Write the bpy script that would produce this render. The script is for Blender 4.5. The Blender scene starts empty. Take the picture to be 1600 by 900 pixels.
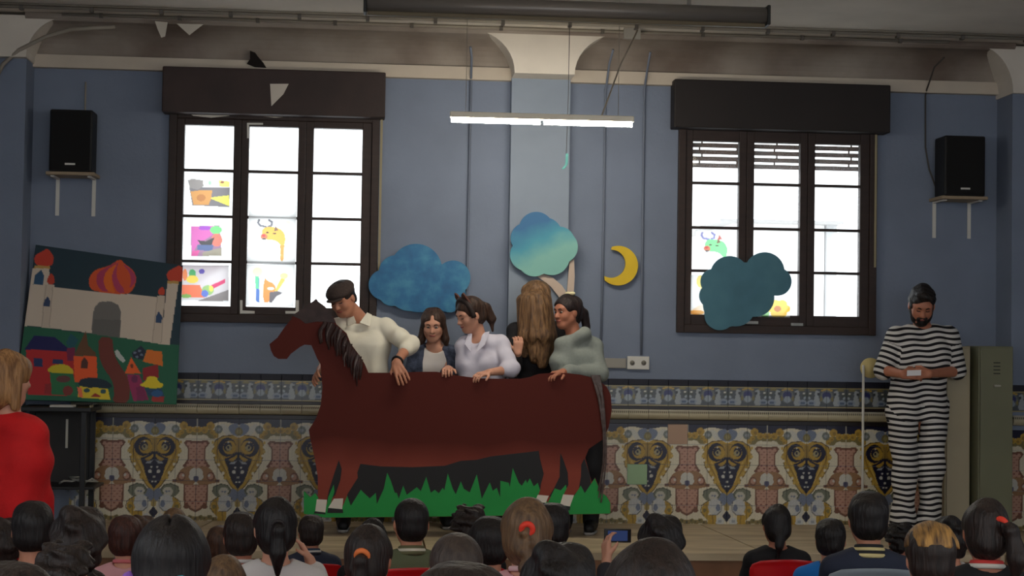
import bpy, bmesh, math, random
import numpy as np
from mathutils import Vector, Matrix

random.seed(7); rng = np.random.default_rng(7)
SC = bpy.context.scene
COL = SC.collection

# ------------------------------------------------------------------ camera
F = 2600.0                       # focal length in pixels of the 1600x900 frame
DIST = 12.0                      # camera to back wall along the optical axis
STAGE = 0.35                     # stage height over the hall floor
CAMZ = STAGE + 1.27
YAW = math.atan(0.0832); PITCH = math.atan(90 / F); ROLL = 0.0157
fwd = Vector((math.sin(YAW) * math.cos(PITCH), math.cos(YAW) * math.cos(PITCH), math.sin(PITCH)))
r0 = fwd.cross(Vector((0, 0, 1))).normalized(); u0 = r0.cross(fwd)
rgt = r0 * math.cos(ROLL) + u0 * math.sin(ROLL)
upv = u0 * math.cos(ROLL) - r0 * math.sin(ROLL)
CAM = Vector((0, -DIST * math.cos(YAW), CAMZ))
cd = bpy.data.cameras.new('camera'); cam = bpy.data.objects.new('camera', cd); COL.objects.link(cam)
cd.sensor_width = 36; cd.lens = 36 * F / 1600; cd.clip_end = 200
m = Matrix((rgt, upv, -fwd)).transposed().to_4x4(); m.translation = CAM
cam.matrix_world = m
SC.camera = cam

# ------------------------------------------------------------------ sky, exposure
SKY = 3.3
w = bpy.data.worlds.new('sky'); SC.world = w; w.use_nodes = True
bg = w.node_tree.nodes['Background']; bg.inputs[0].default_value = (0.93, 0.97, 1.0, 1); bg.inputs[1].default_value = SKY
SC.view_settings.view_transform = 'Standard'; SC.view_settings.look = 'None'
SC.view_settings.gamma = 1; SC.view_settings.use_curve_mapping = False
SC.view_settings.exposure = 0.0
LAMP_PENDANT = 140.0
LAMP_HALL_ADDED = 12.0


def ray(px, py):
    return (fwd + rgt * ((px - 800) / F) - upv * ((py - 450) / F))


def P(px, py, y=0.0):            # pixel -> point on the plane Y = y
    d = ray(px, py); t = (y - CAM.y) / d.y
    return CAM + d * t


def PD(px, py, depth):           # pixel -> point at a depth along the optical axis
    return CAM + ray(px, py) * depth


def PZ(px, py, z):               # pixel -> point on a horizontal plane
    d = ray(px, py); return CAM + d * ((z - CAM.z) / d.z)


def PP(px, py, p0, n):           # pixel -> point on any plane
    d = ray(px, py); return CAM + d * ((p0 - CAM).dot(n) / d.dot(n))


def X(px, py, y=0.0): return P(px, py, y).x
def Z(px, py, y=0.0): return P(px, py, y).z


# ------------------------------------------------------------------ materials
def lin(c):
    return tuple(((v / 255) / 12.92 if v / 255 <= 0.04045 else ((v / 255 + 0.055) / 1.055) ** 2.4) for v in c)


MATS = {}


def M(name, c, rough=0.6, var=0.0, vscale=8.0, bump=0.0, bscale=60.0, metal=0.0, stretch=None, c2=None, spec=0.4, sheen=0.0):
    if name in MATS: return MATS[name]
    mt = bpy.data.materials.new(name); mt.use_nodes = True; MATS[name] = mt
    nt = mt.node_tree; b = nt.nodes['Principled BSDF']; col = lin(c)
    b.inputs['Base Color'].default_value = (*col, 1); b.inputs['Roughness'].default_value = rough
    b.inputs['Metallic'].default_value = metal; b.inputs['Specular IOR Level'].default_value = spec
    if sheen: b.inputs['Sheen Weight'].default_value = sheen
    tc = nt.nodes.new('ShaderNodeTexCoord'); src = tc.outputs['Object']
    if stretch:
        mp = nt.nodes.new('ShaderNodeMapping'); mp.inputs['Scale'].default_value = stretch
        nt.links.new(src, mp.inputs[0]); src = mp.outputs[0]
    if var or c2:
        n = nt.nodes.new('ShaderNodeTexNoise'); n.inputs['Scale'].default_value = vscale; n.inputs['Detail'].default_value = 5
        nt.links.new(src, n.inputs['Vector'])
        rp = nt.nodes.new('ShaderNodeValToRGB'); rp.color_ramp.elements[0].position = 0.32; rp.color_ramp.elements[1].position = 0.68
        a = tuple(v * (1 - var) for v in col) if not c2 else lin(c2)
        e = tuple(min(1, v * (1 + var)) for v in col) if not c2 else col
        rp.color_ramp.elements[0].color = (*a, 1); rp.color_ramp.elements[1].color = (*e, 1)
        nt.links.new(n.outputs['Fac'], rp.inputs[0]); nt.links.new(rp.outputs[0], b.inputs['Base Color'])
    if bump:
        n2 = nt.nodes.new('ShaderNodeTexNoise'); n2.inputs['Scale'].default_value = bscale; n2.inputs['Detail'].default_value = 4
        nt.links.new(src, n2.inputs['Vector'])
        bp = nt.nodes.new('ShaderNodeBump'); bp.inputs['Strength'].default_value = bump; bp.inputs['Distance'].default_value = 0.01
        nt.links.new(n2.outputs['Fac'], bp.inputs['Height']); nt.links.new(bp.outputs[0], b.inputs['Normal'])
    return mt


def M_paint(name, rough=0.55, translucent=0.0):
    if name in MATS: return MATS[name]
    mt = bpy.data.materials.new(name); mt.use_nodes = True; MATS[name] = mt
    nt = mt.node_tree; b = nt.nodes['Principled BSDF']; b.inputs['Roughness'].default_value = rough
    a = nt.nodes.new('ShaderNodeVertexColor'); a.layer_name = 'Col'
    nt.links.new(a.outputs[0], b.inputs['Base Color'])
    if translucent:
        t = nt.nodes.new('ShaderNodeBsdfTranslucent'); nt.links.new(a.outputs[0], t.inputs[0])
        mx = nt.nodes.new('ShaderNodeMixShader'); mx.inputs[0].default_value = translucent
        nt.links.new(b.outputs[0], mx.inputs[1]); nt.links.new(t.outputs[0], mx.inputs[2])
        nt.links.new(mx.outputs[0], nt.nodes['Material Output'].inputs[0])
    return mt


def M_emit(name, c, s):
    if name in MATS: return MATS[name]
    mt = bpy.data.materials.new(name); mt.use_nodes = True; MATS[name] = mt
    nt = mt.node_tree; nt.nodes.remove(nt.nodes['Principled BSDF'])
    e = nt.nodes.new('ShaderNodeEmission'); e.inputs[0].default_value = (*lin(c), 1); e.inputs[1].default_value = s
    nt.links.new(e.outputs[0], nt.nodes['Material Output'].inputs[0])
    return mt


def M_glass(name='window_glass'):
    if name in MATS: return MATS[name]
    mt = bpy.data.materials.new(name); mt.use_nodes = True; MATS[name] = mt
    nt = mt.node_tree; nt.nodes.remove(nt.nodes['Principled BSDF'])
    t = nt.nodes.new('ShaderNodeBsdfTransparent'); t.inputs[0].default_value = (0.93, 0.94, 0.94, 1)
    g = nt.nodes.new('ShaderNodeBsdfGlossy'); g.inputs[1].default_value = 0.05
    d = nt.nodes.new('ShaderNodeBsdfTranslucent'); d.inputs[0].default_value = (0.9, 0.9, 0.9, 1)
    m1 = nt.nodes.new('ShaderNodeMixShader'); m1.inputs[0].default_value = 0.04
    m2 = nt.nodes.new('ShaderNodeMixShader'); m2.inputs[0].default_value = 0.04
    nt.links.new(t.outputs[0], m1.inputs[1]); nt.links.new(d.outputs[0], m1.inputs[2])
    nt.links.new(m1.outputs[0], m2.inputs[1]); nt.links.new(g.outputs[0], m2.inputs[2])
    nt.links.new(m2.outputs[0], nt.nodes['Material Output'].inputs[0])
    return mt


def M_stripe(name, ca, cb, period, rough=0.8, duty=0.5):
    mt = bpy.data.materials.new(name); mt.use_nodes = True; MATS[name] = mt
    nt = mt.node_tree; b = nt.nodes['Principled BSDF']; b.inputs['Roughness'].default_value = rough
    b.inputs['Specular IOR Level'].default_value = 0.2
    a = nt.nodes.new('ShaderNodeAttribute'); a.attribute_name = 'st'
    d = nt.nodes.new('ShaderNodeMath'); d.operation = 'DIVIDE'; d.inputs[1].default_value = period
    fr = nt.nodes.new('ShaderNodeMath'); fr.operation = 'FRACT'
    rp = nt.nodes.new('ShaderNodeValToRGB'); rp.color_ramp.interpolation = 'LINEAR'
    el = rp.color_ramp.elements; el[0].position = duty - 0.03; el[0].color = (*lin(ca), 1); el[1].position = duty + 0.03; el[1].color = (*lin(cb), 1)
    nt.links.new(a.outputs['Fac'], d.inputs[0]); nt.links.new(d.outputs[0], fr.inputs[0]); nt.links.new(fr.outputs[0], rp.inputs[0])
    nt.links.new(rp.outputs[0], b.inputs['Base Color'])
    return mt


# ------------------------------------------------------------------ object helpers
def link(o, parent=None):
    COL.objects.link(o)
    if parent is not None:
        o.parent = parent
        o.matrix_parent_inverse = Matrix.Translation(-Vector(parent.location))   # parts are built in world coordinates
    return o


def tag(o, label=None, cat=None, group=None, kind=None):
    if label: o['label'] = label
    if cat: o['category'] = cat
    if group: o['group'] = group
    if kind: o['kind'] = kind
    return o


def thing(name, loc, label, cat, group=None):
    o = bpy.data.objects.new(name, None); o.empty_display_size = 0.1; COL.objects.link(o); o.location = loc
    return tag(o, label, cat, group)


def mesh_np(name, v, f, smooth=False):
    me = bpy.data.meshes.new(name)
    me.from_pydata([tuple(p) for p in v], [], [tuple(int(i) for i in q) for q in f])
    if smooth: me.polygons.foreach_set('use_smooth', [True] * len(me.polygons))
    me.update(); return me


def obj(name, me, mat, parent=None, loc=None):
    o = bpy.data.objects.new(name, me)
    if mat is not None and not me.materials: me.materials.append(mat)
    if loc is not None: o.location = loc
    return link(o, parent)


def bm_mesh(name, bm, smooth=False):
    me = bpy.data.meshes.new(name); bmesh.ops.recalc_face_normals(bm, faces=bm.faces); bm.to_mesh(me); bm.free()
    if smooth: me.polygons.foreach_set('use_smooth', [True] * len(me.polygons))
    return me


def add_box(bm, lo, hi, bevel=0.0):
    r = bmesh.ops.create_cube(bm, size=1.0)
    c = [(a + b) / 2 for a, b in zip(lo, hi)]; s = [abs(b - a) for a, b in zip(lo, hi)]
    for v in r['verts']: v.co = Vector((v.co.x * s[0] + c[0], v.co.y * s[1] + c[1], v.co.z * s[2] + c[2]))
    if bevel:
        es = list({e for v in r['verts'] for e in v.link_edges})
        bmesh.ops.bevel(bm, geom=es, offset=bevel, segments=2, affect='EDGES', profile=0.5)


def box(name, lo, hi, mat, parent=None, bevel=0.0):
    bm = bmesh.new(); add_box(bm, lo, hi, bevel); return obj(name, bm_mesh(name, bm), mat, parent)


def add_tube(bm, pts, r, n=8, closed=False, r2=None):
    pts = [Vector(p) for p in pts]; rings = []; N = len(pts)
    prev = None
    for i, p in enumerate(pts):
        a = pts[max(i - 1, 0)]; b = pts[min(i + 1, N - 1)]
        if closed: a = pts[i - 1]; b = pts[(i + 1) % N]
        t = (b - a).normalized()
        if prev is None:
            s = t.cross(Vector((0, 0, 1)) if abs(t.z) < 0.9 else Vector((1, 0, 0))).normalized()
        else:
            s = (prev - t * prev.dot(t)).normalized()
        prev = s; q = t.cross(s)
        rr = r if r2 is None else r + (r2 - r) * i / (N - 1)
        rings.append([bm.verts.new(p + (s * math.cos(2 * math.pi * k / n) + q * math.sin(2 * math.pi * k / n)) * rr) for k in range(n)])
    for i in range(N if closed else N - 1):
        A = rings[i]; B = rings[(i + 1) % N]
        for k in range(n): bm.faces.new((A[k], A[(k + 1) % n], B[(k + 1) % n], B[k]))
    if not closed:
        bm.faces.new(rings[0][::-1]); bm.faces.new(rings[-1])


def tube(name, pts, r, mat, parent=None, n=8, closed=False, r2=None):
    bm = bmesh.new(); add_tube(bm, pts, r, n, closed, r2); return obj(name, bm_mesh(name, bm, True), mat, parent)


def add_prism(bm, pts, off):     # polygon of 3D points extruded by off
    off = Vector(off)
    va = [bm.verts.new(Vector(p)) for p in pts]; vb = [bm.verts.new(Vector(p) + off) for p in pts]
    fa = bm.faces.new(va); fb = bm.faces.new(vb[::-1]); n = len(pts)
    for i in range(n): bm.faces.new((va[i], vb[i], vb[(i + 1) % n], va[(i + 1) % n]))
    bm.normal_update()
    bmesh.ops.triangulate(bm, faces=[fa, fb])


def prism(name, pts, off, mat, parent=None):
    bm = bmesh.new(); add_prism(bm, pts, off); return obj(name, bm_mesh(name, bm), mat, parent)


def ellip(name, c, rad, mat, parent=None, R=None, n=12):
    bm = bmesh.new(); bmesh.ops.create_uvsphere(bm, u_segments=n, v_segments=max(6, n * 2 // 3), radius=1)
    for v in bm.verts:
        q = Vector((v.co.x * rad[0], v.co.y * rad[1], v.co.z * rad[2]))
        if R is not None: q = Vector(R @ np.array(q))
        v.co = q + Vector(c)
    return obj(name, bm_mesh(name, bm, True), mat, parent)


def smoothpoly(pts, it=2):       # Chaikin corner cutting of a closed 2D outline
    p = np.array(pts, float)
    for _ in range(it):
        q = np.roll(p, -1, 0); a = p * 0.75 + q * 0.25; b = p * 0.25 + q * 0.75
        p = np.empty((len(a) * 2, p.shape[1])); p[0::2] = a; p[1::2] = b
    return p


def dup(o, parent=None, mat=None):
    c = o.copy(); COL.objects.link(c); c.parent = parent
    if mat is not None:
        c.material_slots[0].link = 'OBJECT'; c.material_slots[0].material = mat
    return c


# ------------------------------------------------------------------ painting by shapes (colours per vertex)
def in_poly(x, y, poly):
    r = np.zeros(x.shape, bool); n = len(poly); j = n - 1
    for i in range(n):
        xi, yi = poly[i]; xj, yj = poly[j]
        c = ((yi > y) != (yj > y))
        with np.errstate(divide='ignore', invalid='ignore'):
            r ^= c & (x < (xj - xi) * (y - yi) / (yj - yi + 1e-12) + xi)
        j = i
    return r


class Paint:
    def __init__(s, x, y, bgc): s.x = x; s.y = y; s.c = np.tile(np.array(lin(bgc)), (len(x), 1))
    def put(s, m, c): s.c[m] = lin(c)
    def poly(s, p, c, sm=0): s.put(in_poly(s.x, s.y, smoothpoly(p, sm) if sm else p), c)
    def ell(s, cx, cy, rx, ry, c): s.put(((s.x - cx) / rx) ** 2 + ((s.y - cy) / ry) ** 2 < 1, c)
    def ring(s, cx, cy, r, wd, c):
        d = np.hypot(s.x - cx, s.y - cy); s.put(np.abs(d - r) < wd, c)
    def line(s, pts, wd, c):
        for (ax, ay), (bx, by) in zip(pts[:-1], pts[1:]):
            dx, dy = bx - ax, by - ay; t = np.clip(((s.x - ax) * dx + (s.y - ay) * dy) / (dx * dx + dy * dy + 1e-9), 0, 1)
            s.put(np.hypot(s.x - ax - t * dx, s.y - ay - t * dy) < wd, c)


def set_col(me, cols, name='Col'):
    a = me.color_attributes.new(name, 'FLOAT_COLOR', 'POINT')
    buf = np.ones((len(cols), 4), np.float32); buf[:, :3] = cols; a.data.foreach_set('color', buf.ravel())


def painted_sheet(name, corners_px, to3d, nx, ny, paintf, off, mat, parent=None):
    """corners_px TL,TR,BR,BL; a sheet of nx*ny cells with thickness; paintf(x,y)->Paint in pixel space"""
    TL, TR, BR, BL = [np.array(c, float) for c in corners_px]
    u, v = np.meshgrid(np.linspace(0, 1, nx + 1), np.linspace(0, 1, ny + 1)); u = u.ravel()[:, None]; v = v.ravel()[:, None]
    pix = (TL * (1 - u) + TR * u) * (1 - v) + (BL * (1 - u) + BR * u) * v
    cols = paintf(pix[:, 0], pix[:, 1]).c
    V = [to3d(a, b) for a, b in pix]; Fc = []
    for j in range(ny):
        for i in range(nx):
            a = j * (nx + 1) + i; Fc.append((a, a + nx + 1, a + nx + 2, a + 1))
    rim = [i for i in range(nx + 1)] + [j * (nx + 1) + nx for j in range(1, ny + 1)] + [ny * (nx + 1) + i for i in range(nx - 1, -1, -1)] + [j * (nx + 1) for j in range(ny - 1, 0, -1)]
    n0 = len(V); off = Vector(off); V += [V[i] + off for i in rim]; cols = np.vstack([cols, cols[rim]])
    for k in range(len(rim)): k2 = (k + 1) % len(rim); Fc.append((rim[k], rim[k2], n0 + k2, n0 + k))
    Fc.append(tuple(n0 + k for k in range(len(rim))))
    me = mesh_np(name, V, Fc); set_col(me, cols)
    return obj(name, me, mat, parent)


# ------------------------------------------------------------------ implicit bodies (smooth unions of cones and ellipsoids)
def A3(p): return np.array((p[0], p[1], p[2]), float)
def cone(a, b, ra, rb, k=0.02, op=1): return ('c', A3(a), A3(b), ra, rb, k, op)
def ball(a, r, k=0.02, op=1): return ('c', A3(a), A3(a) + 1e-5, r, r, k, op)
def ello(c, rad, R=None, k=0.02, op=1): return ('e', A3(c), A3(rad), np.eye(3) if R is None else R, k, op)
def cut(p, n, k=0.004): return ('p', A3(p), A3(n) / np.linalg.norm(A3(n)), k)


def chain(pts, rads, k=0.02):
    return [cone(pts[i], pts[i + 1], rads[i], rads[i + 1], k) for i in range(len(pts) - 1)]


def sdf_mesh(name, prims, h=0.008, noise=0.0, nfreq=20.0, attr=None, seed=1, nstretch=(1, 1, 1)):
    lo = np.full(3, 1e9); hi = -lo
    for p in prims:
        if p[0] == 'c' and p[6] > 0:
            for q, r in ((p[1], p[3]), (p[2], p[4])): lo = np.minimum(lo, q - r); hi = np.maximum(hi, q + r)
        if p[0] == 'e' and p[5] > 0:
            e = np.sqrt(((p[3] * p[2][None, :]) ** 2).sum(1)); lo = np.minimum(lo, p[1] - e); hi = np.maximum(hi, p[1] + e)
    lo -= 3 * h + 0.01; hi += 3 * h + 0.01
    n = np.ceil((hi - lo) / h).astype(int) + 1
    f = np.full(n, 0.5, np.float32)
    ax = [lo[i] + h * np.arange(n[i]) for i in range(3)]

    def region(a, b):
        s = []
        for i in range(3):
            i0 = max(0, int((a[i] - lo[i]) / h)); i1 = min(n[i], int((b[i] - lo[i]) / h) + 2)
            s.append(slice(i0, max(i0, i1)))
        return tuple(s)

    for p in prims:
        if p[0] == 'p':
            gx, gy, gz = np.meshgrid(*ax, indexing='ij', sparse=True)
            d = (gx - p[1][0]) * p[2][0] + (gy - p[1][1]) * p[2][1] + (gz - p[1][2]) * p[2][2]
            f = np.maximum(f, d.astype(np.float32)); continue
        k = p[5] if p[0] == 'c' else p[4]; op = p[6] if p[0] == 'c' else p[5]
        if p[0] == 'c':
            rm = max(p[3], p[4]); a = np.minimum(p[1], p[2]) - rm; b = np.maximum(p[1], p[2]) + rm
        else:
            e = np.sqrt(((p[3] * p[2][None, :]) ** 2).sum(1)); a = p[1] - e; b = p[1] + e
        mg = k * 1.2 + 3 * h
        s = region(a - mg, b + mg)
        gx, gy, gz = np.meshgrid(ax[0][s[0]], ax[1][s[1]], ax[2][s[2]], indexing='ij', sparse=True)
        if gx.size == 0 or gy.size == 0 or gz.size == 0: continue
        if p[0] == 'c':
            ab = p[2] - p[1]; L = ab @ ab
            t = np.clip(((gx - p[1][0]) * ab[0] + (gy - p[1][1]) * ab[1] + (gz - p[1][2]) * ab[2]) / L, 0, 1)
            d = np.sqrt((gx - p[1][0] - t * ab[0]) ** 2 + (gy - p[1][1] - t * ab[1]) ** 2 + (gz - p[1][2] - t * ab[2]) ** 2) - (p[3] + (p[4] - p[3]) * t)
        else:
            R = p[3]; r = p[2]; dx, dy, dz = gx - p[1][0], gy - p[1][1], gz - p[1][2]
            q = [(R[0, i] * dx + R[1, i] * dy + R[2, i] * dz) for i in range(3)]
            k0 = np.sqrt(sum((q[i] / r[i]) ** 2 for i in range(3))); k1 = np.sqrt(sum((q[i] / r[i] ** 2) ** 2 for i in range(3))) + 1e-9
            d = k0 * (k0 - 1) / k1
            d = np.where(k0 < 0.05, -min(r), d)
        g = f[s]
        if op > 0:
            hh = np.clip(0.5 + 0.5 * (g - d) / k, 0, 1); f[s] = g * (1 - hh) + d * hh - k * hh * (1 - hh)
        else:
            hh = np.clip(0.5 - 0.5 * (g + d) / k, 0, 1); f[s] = g * (1 - hh) - d * hh + k * hh * (1 - hh)
    if noise:
        r = np.random.default_rng(seed); gx, gy, gz = np.meshgrid(*ax, indexing='ij', sparse=True); acc = 0
        for _ in range(5):
            v = r.normal(size=3); v /= np.linalg.norm(v); v = v * nfreq * r.uniform(0.6, 1.6) * np.array(nstretch); ph = r.uniform(0, 6.28)
            acc = acc + np.sin(gx * v[0] + gy * v[1] + gz * v[2] + ph)
        f = f + (noise / 2.2) * acc.astype(np.float32)
    s = f < 0
    c = np.zeros(np.array(s.shape) - 1, np.int8)
    for i in (0, 1):
        for j in (0, 1):
            for k in (0, 1): c += s[i:s.shape[0] - 1 + i, j:s.shape[1] - 1 + j, k:s.shape[2] - 1 + k]
    idx = np.argwhere((c > 0) & (c < 8))
    lut = np.full(c.shape, -1, np.int64); lut[idx[:, 0], idx[:, 1], idx[:, 2]] = np.arange(len(idx))
    acc = np.zeros((len(idx), 3)); cnt = np.zeros(len(idx)); cor = [(i, j, k) for i in (0, 1) for j in (0, 1) for k in (0, 1)]
    for a in cor:
        for b in cor:
            if sum(b) - sum(a) == 1 and all(y >= x for x, y in zip(a, b)):
                ia = idx + np.array(a); ib = idx + np.array(b)
                fa = f[ia[:, 0], ia[:, 1], ia[:, 2]]; fb = f[ib[:, 0], ib[:, 1], ib[:, 2]]
                mk = (fa < 0) != (fb < 0); t = fa[mk] / (fa[mk] - fb[mk])
                acc[mk] += np.array(a) + t[:, None] * (np.array(b) - np.array(a)); cnt[mk] += 1
    V = lo + h * (idx + acc / np.maximum(cnt, 1)[:, None]); Fc = []
    for ax_ in range(3):
        sl0 = [slice(None)] * 3; sl1 = [slice(None)] * 3; sl0[ax_] = slice(0, -1); sl1[ax_] = slice(1, None)
        e = np.argwhere(s[tuple(sl0)] != s[tuple(sl1)]); u_, v_ = [(1, 2), (2, 0), (0, 1)][ax_]
        e = e[(e[:, u_] > 0) & (e[:, v_] > 0)]
        if len(e) == 0: continue
        neg = s[e[:, 0], e[:, 1], e[:, 2]]
        U = np.zeros(3, int); U[u_] = 1; W = np.zeros(3, int); W[v_] = 1
        q = [e - U - W, e - W, e, e - U]
        ii = np.stack([lut[x[:, 0], x[:, 1], x[:, 2]] for x in q], 1)
        ii[~neg] = ii[~neg][:, ::-1]
        Fc.append(ii)
    Fc = np.concatenate(Fc); Fc = Fc[(Fc >= 0).all(1)]
    me = bpy.data.meshes.new(name)
    me.vertices.add(len(V)); me.vertices.foreach_set('co', V.astype(np.float32).ravel())
    me.loops.add(len(Fc) * 4); me.loops.foreach_set('vertex_index', Fc.astype(np.int32).ravel())
    me.polygons.add(len(Fc)); me.polygons.foreach_set('loop_start', np.arange(len(Fc), dtype=np.int32) * 4)
    me.polygons.foreach_set('use_smooth', np.ones(len(Fc), bool))
    me.update(calc_edges=True); me.validate()
    if attr is not None:
        at = me.attributes.new('st', 'FLOAT', 'POINT'); at.data.foreach_set('value', attr(V).astype(np.float32))
    return me
# ================================================================== the room
WALLC = (118, 128, 147)
m_wall = M('wall_paint', WALLC, 0.75, var=0.06, vscale=3.0, bump=0.15, bscale=40)
m_plaster = M('ceiling_plaster', (214, 206, 194), 0.85, var=0.07, vscale=2.5, bump=0.2, bscale=25)
m_cove = M('cove_plaster', (160, 150, 140), 0.85, c2=(112, 98, 88), vscale=1.6, bump=0.3, bscale=18)
m_wood = M('dark_brown_wood', (44, 29, 24), 0.55, var=0.2, vscale=5, stretch=(1, 1, 6), bump=0.1)
m_shutterbox = M('shutter_box_wood', (50, 36, 33), 0.6, var=0.3, vscale=3, bump=0.15)
m_conduit = M('grey_conduit', (150, 142, 130), 0.6)
m_white = M('white_plastic', (205, 203, 196), 0.45)
m_stage = M('stage_slab', (204, 186, 154), 0.5, c2=(164, 146, 118), vscale=3.0, bump=0.15, bscale=30, stretch=(0.6, 2.5, 1))
m_riser = M('stage_riser', (134, 94, 66), 0.6, var=0.18, vscale=4)
m_hall = M('hall_floor', (120, 104, 92), 0.5, var=0.12, vscale=2)

CEIL = 3.86
XL = X(48, 330); XR = X(1557, 330)               # inner edges of the corner columns
ZC = 3.53; ZB = 3.62                             # underside and top of the cornice band
COVE = 0.36

# windows: opening edges measured on the wall
W1 = dict(x0=X(262, 340), x1=X(591, 340), z0=Z(425, 505), z1=Z(425, 178))
W2 = dict(x0=X(1058, 360), x1=X(1368, 360), z0=Z(1213, 522), z1=Z(1213, 196))


def wall_back():
    xs = [XL - 1.2, W1['x0'] + .03, W1['x1'] - .03, W2['x0'] + .03, W2['x1'] - .03, XR + 1.2]
    bm = bmesh.new()
    zt = CEIL
    for i in range(5):
        if i in (1, 3):
            W = W1 if i == 1 else W2
            add_box(bm, (xs[i], 0, 0), (xs[i + 1], 0.32, W['z0'] + .03)); add_box(bm, (xs[i], 0, W['z1'] - .03), (xs[i + 1], 0.32, zt))
        else: add_box(bm, (xs[i], 0, 0), (xs[i + 1], 0.32, zt))
    return tag(obj('wall_back', bm_mesh('wall_back', bm), m_wall), kind='structure')


wall_back()
RX0, RX1, RY = XL - 1.1, XR + 1.1, -17.0
HALLW = [(-16.2, -14.2), (-12.6, -10.6), (-9.0, -7.0)]
for nm, x0, x1 in (('wall_left', RX0 - 0.2, RX0), ('wall_right', RX1, RX1 + 0.2)):
    bm = bmesh.new(); ys = [RY] + [v for ab in HALLW for v in ab] + [0.0]
    for i in range(len(ys) - 1):
        if i % 2: add_box(bm, (x0, ys[i], 0), (x1, ys[i + 1], 1.5)); add_box(bm, (x0, ys[i], 3.2), (x1, ys[i + 1], CEIL))
        else: add_box(bm, (x0, ys[i], 0), (x1, ys[i + 1], CEIL))
    tag(obj(nm, bm_mesh(nm, bm), m_wall), kind='structure')
tag(box('floor', (RX0, RY, -0.1), (RX1, -0.001, 0), m_hall), kind='structure')
tag(box('ceiling', (RX0, RY, CEIL), (RX1, 0.3, CEIL + 0.15), m_plaster), kind='structure')
tag(box('wall_rear', (RX0, RY - 0.2, 0), (RX1, RY, 1.0), m_wall), kind='structure')

# columns
pcx0, pcx1 = X(797, 300, -0.1), X(889, 300, -0.1)
tag(box('wall_pilaster', (pcx0, -0.1, STAGE), (pcx1, 0.0, 3.55), M('pilaster_paint', (134, 145, 160), 0.75, var=0.05, vscale=3)), kind='structure')
tag(box('wall_column_left', (RX0, -0.27, 0), (XL, 0.0, 3.62), m_wall), kind='structure')
tag(box('wall_column_right', (XR, -0.3, 0), (RX1, 0.0, 3.55), m_wall), kind='structure')

# cove between the columns: cornice band, curved cove, flat strip
tag(box('trim_5', (XL, -0.06, ZC), (XR, -0.0005, ZB), M('band_plaster', (196, 184, 168), 0.85, var=0.08, vscale=3)), kind='structure')
prof = [(0.0, ZB + .0005), (-0.03, ZB + .0005), (-0.03, ZB + 0.005)]
for k in range(0, 9):
    a = k / 8 * math.pi / 2
    prof.append((-0.03 - (COVE - 0.03) * (1 - math.cos(a)) * 0.75 - 0.02 * k / 8, ZB + 0.01 + (CEIL - 0.06 - ZB) * math.sin(a)))
prof += [(-COVE + 0.03, CEIL - 0.05), (-COVE, CEIL - 0.03), (-COVE, CEIL - 0.0005), (0.0, CEIL - 0.0005)]
bm = bmesh.new(); add_prism(bm, [(XL, y, z) for y, z in prof], (XR - XL, 0, 0))
tag(obj('trim_1', bm_mesh('trim_1', bm, False), m_cove), kind='structure')


def flare(name, x0, x1, rl, rr, y1, zb):
    zt = CEIL - 0.02; pts = []
    for k in range(11):
        a = k / 10 * math.pi / 2
        pts.append((x0 - rl * (1 - math.cos(a)), 0, zb + (zt - zb) * math.sin(a)))
    if not rl: pts = [(x0, 0, zb), (x0, 0, zt)]
    q = []
    for k in range(11):
        a = k / 10 * math.pi / 2
        q.append((x1 + rr * (1 - math.cos(a)), 0, zb + (zt - zb) * math.sin(a)))
    if not rr: q = [(x1, 0, zb), (x1, 0, zt)]
    pts = pts + q[::-1]
    tag(prism(name, pts, (0, y1, 0), m_plaster), kind='structure')


flare('trim_2', pcx0, pcx1, 0.32, 0.34, -COVE + 0.02, 3.54)
flare('trim_3', RX0, XL + 0.01, 0, 0.30, -COVE + 0.02, 3.55)
flare('trim_4', XR - 0.01, RX1, 0.28, 0, -COVE + 0.02, 3.50)
# broken dark hole in the cornice above the left window
hp = [P(a, b, -0.06) for a, b in ((391, 80), (399, 83), (404, 90), (412, 99), (416, 106), (398, 105), (386, 100), (391, 93))]
tag(prism('cornice_break', hp, (0, -0.02, 0), M('dark_hole', (20, 12, 10), 0.9)), 'jagged dark broken patch in cornice above the left window', 'damage')
# paper points hanging from the ceiling edge
for pts, lb in ((((242, 33), (262, 35), (258, 57), (252, 59), (246, 45)), 'narrow pointed scrap of white paper hanging from the ceiling edge'),
                (((276, 37), (318, 38), (296, 55)), 'wide triangular scrap of white paper hanging from the ceiling edge')):
    tag(prism('paper_scrap', [P(a, b, -COVE - 0.012) for a, b in pts], (0, -0.003, 0), M('scrap_paper', (200, 192, 178), 0.8)), lb, 'paper')

# ------------------------------------------------------------------ stage
FY = -1.72
st = tag(box('floor_stage', (RX0, FY + 0.02, 0.0), (RX1, -0.001, STAGE - 0.03), m_riser), kind='structure')
jx = [RX0]
ja, jb = PZ(1100, 822, STAGE), PZ(1183, 858, STAGE)
slope = (jb.x - ja.x) / (jb.y - ja.y)
joints = [(-2.6, -0.1), (-1.1, 0.1), (0.35, 0.0), (ja.x - slope * ja.y, slope), (4.0, 0.0)]
edges = [(RX0, 0)] + joints + [(RX1, 0)]
for (xa, sa), (xb, sb) in zip(edges[:-1], edges[1:]):
    g = 0.006
    pts = [(xa + g, -0.001, STAGE), (xb - g, -0.001, STAGE), (xb - g + sb * FY, FY, STAGE), (xa + g + sa * FY, FY, STAGE)]
    prism('slab', pts, (0, 0, -0.045), m_stage, st)

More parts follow.
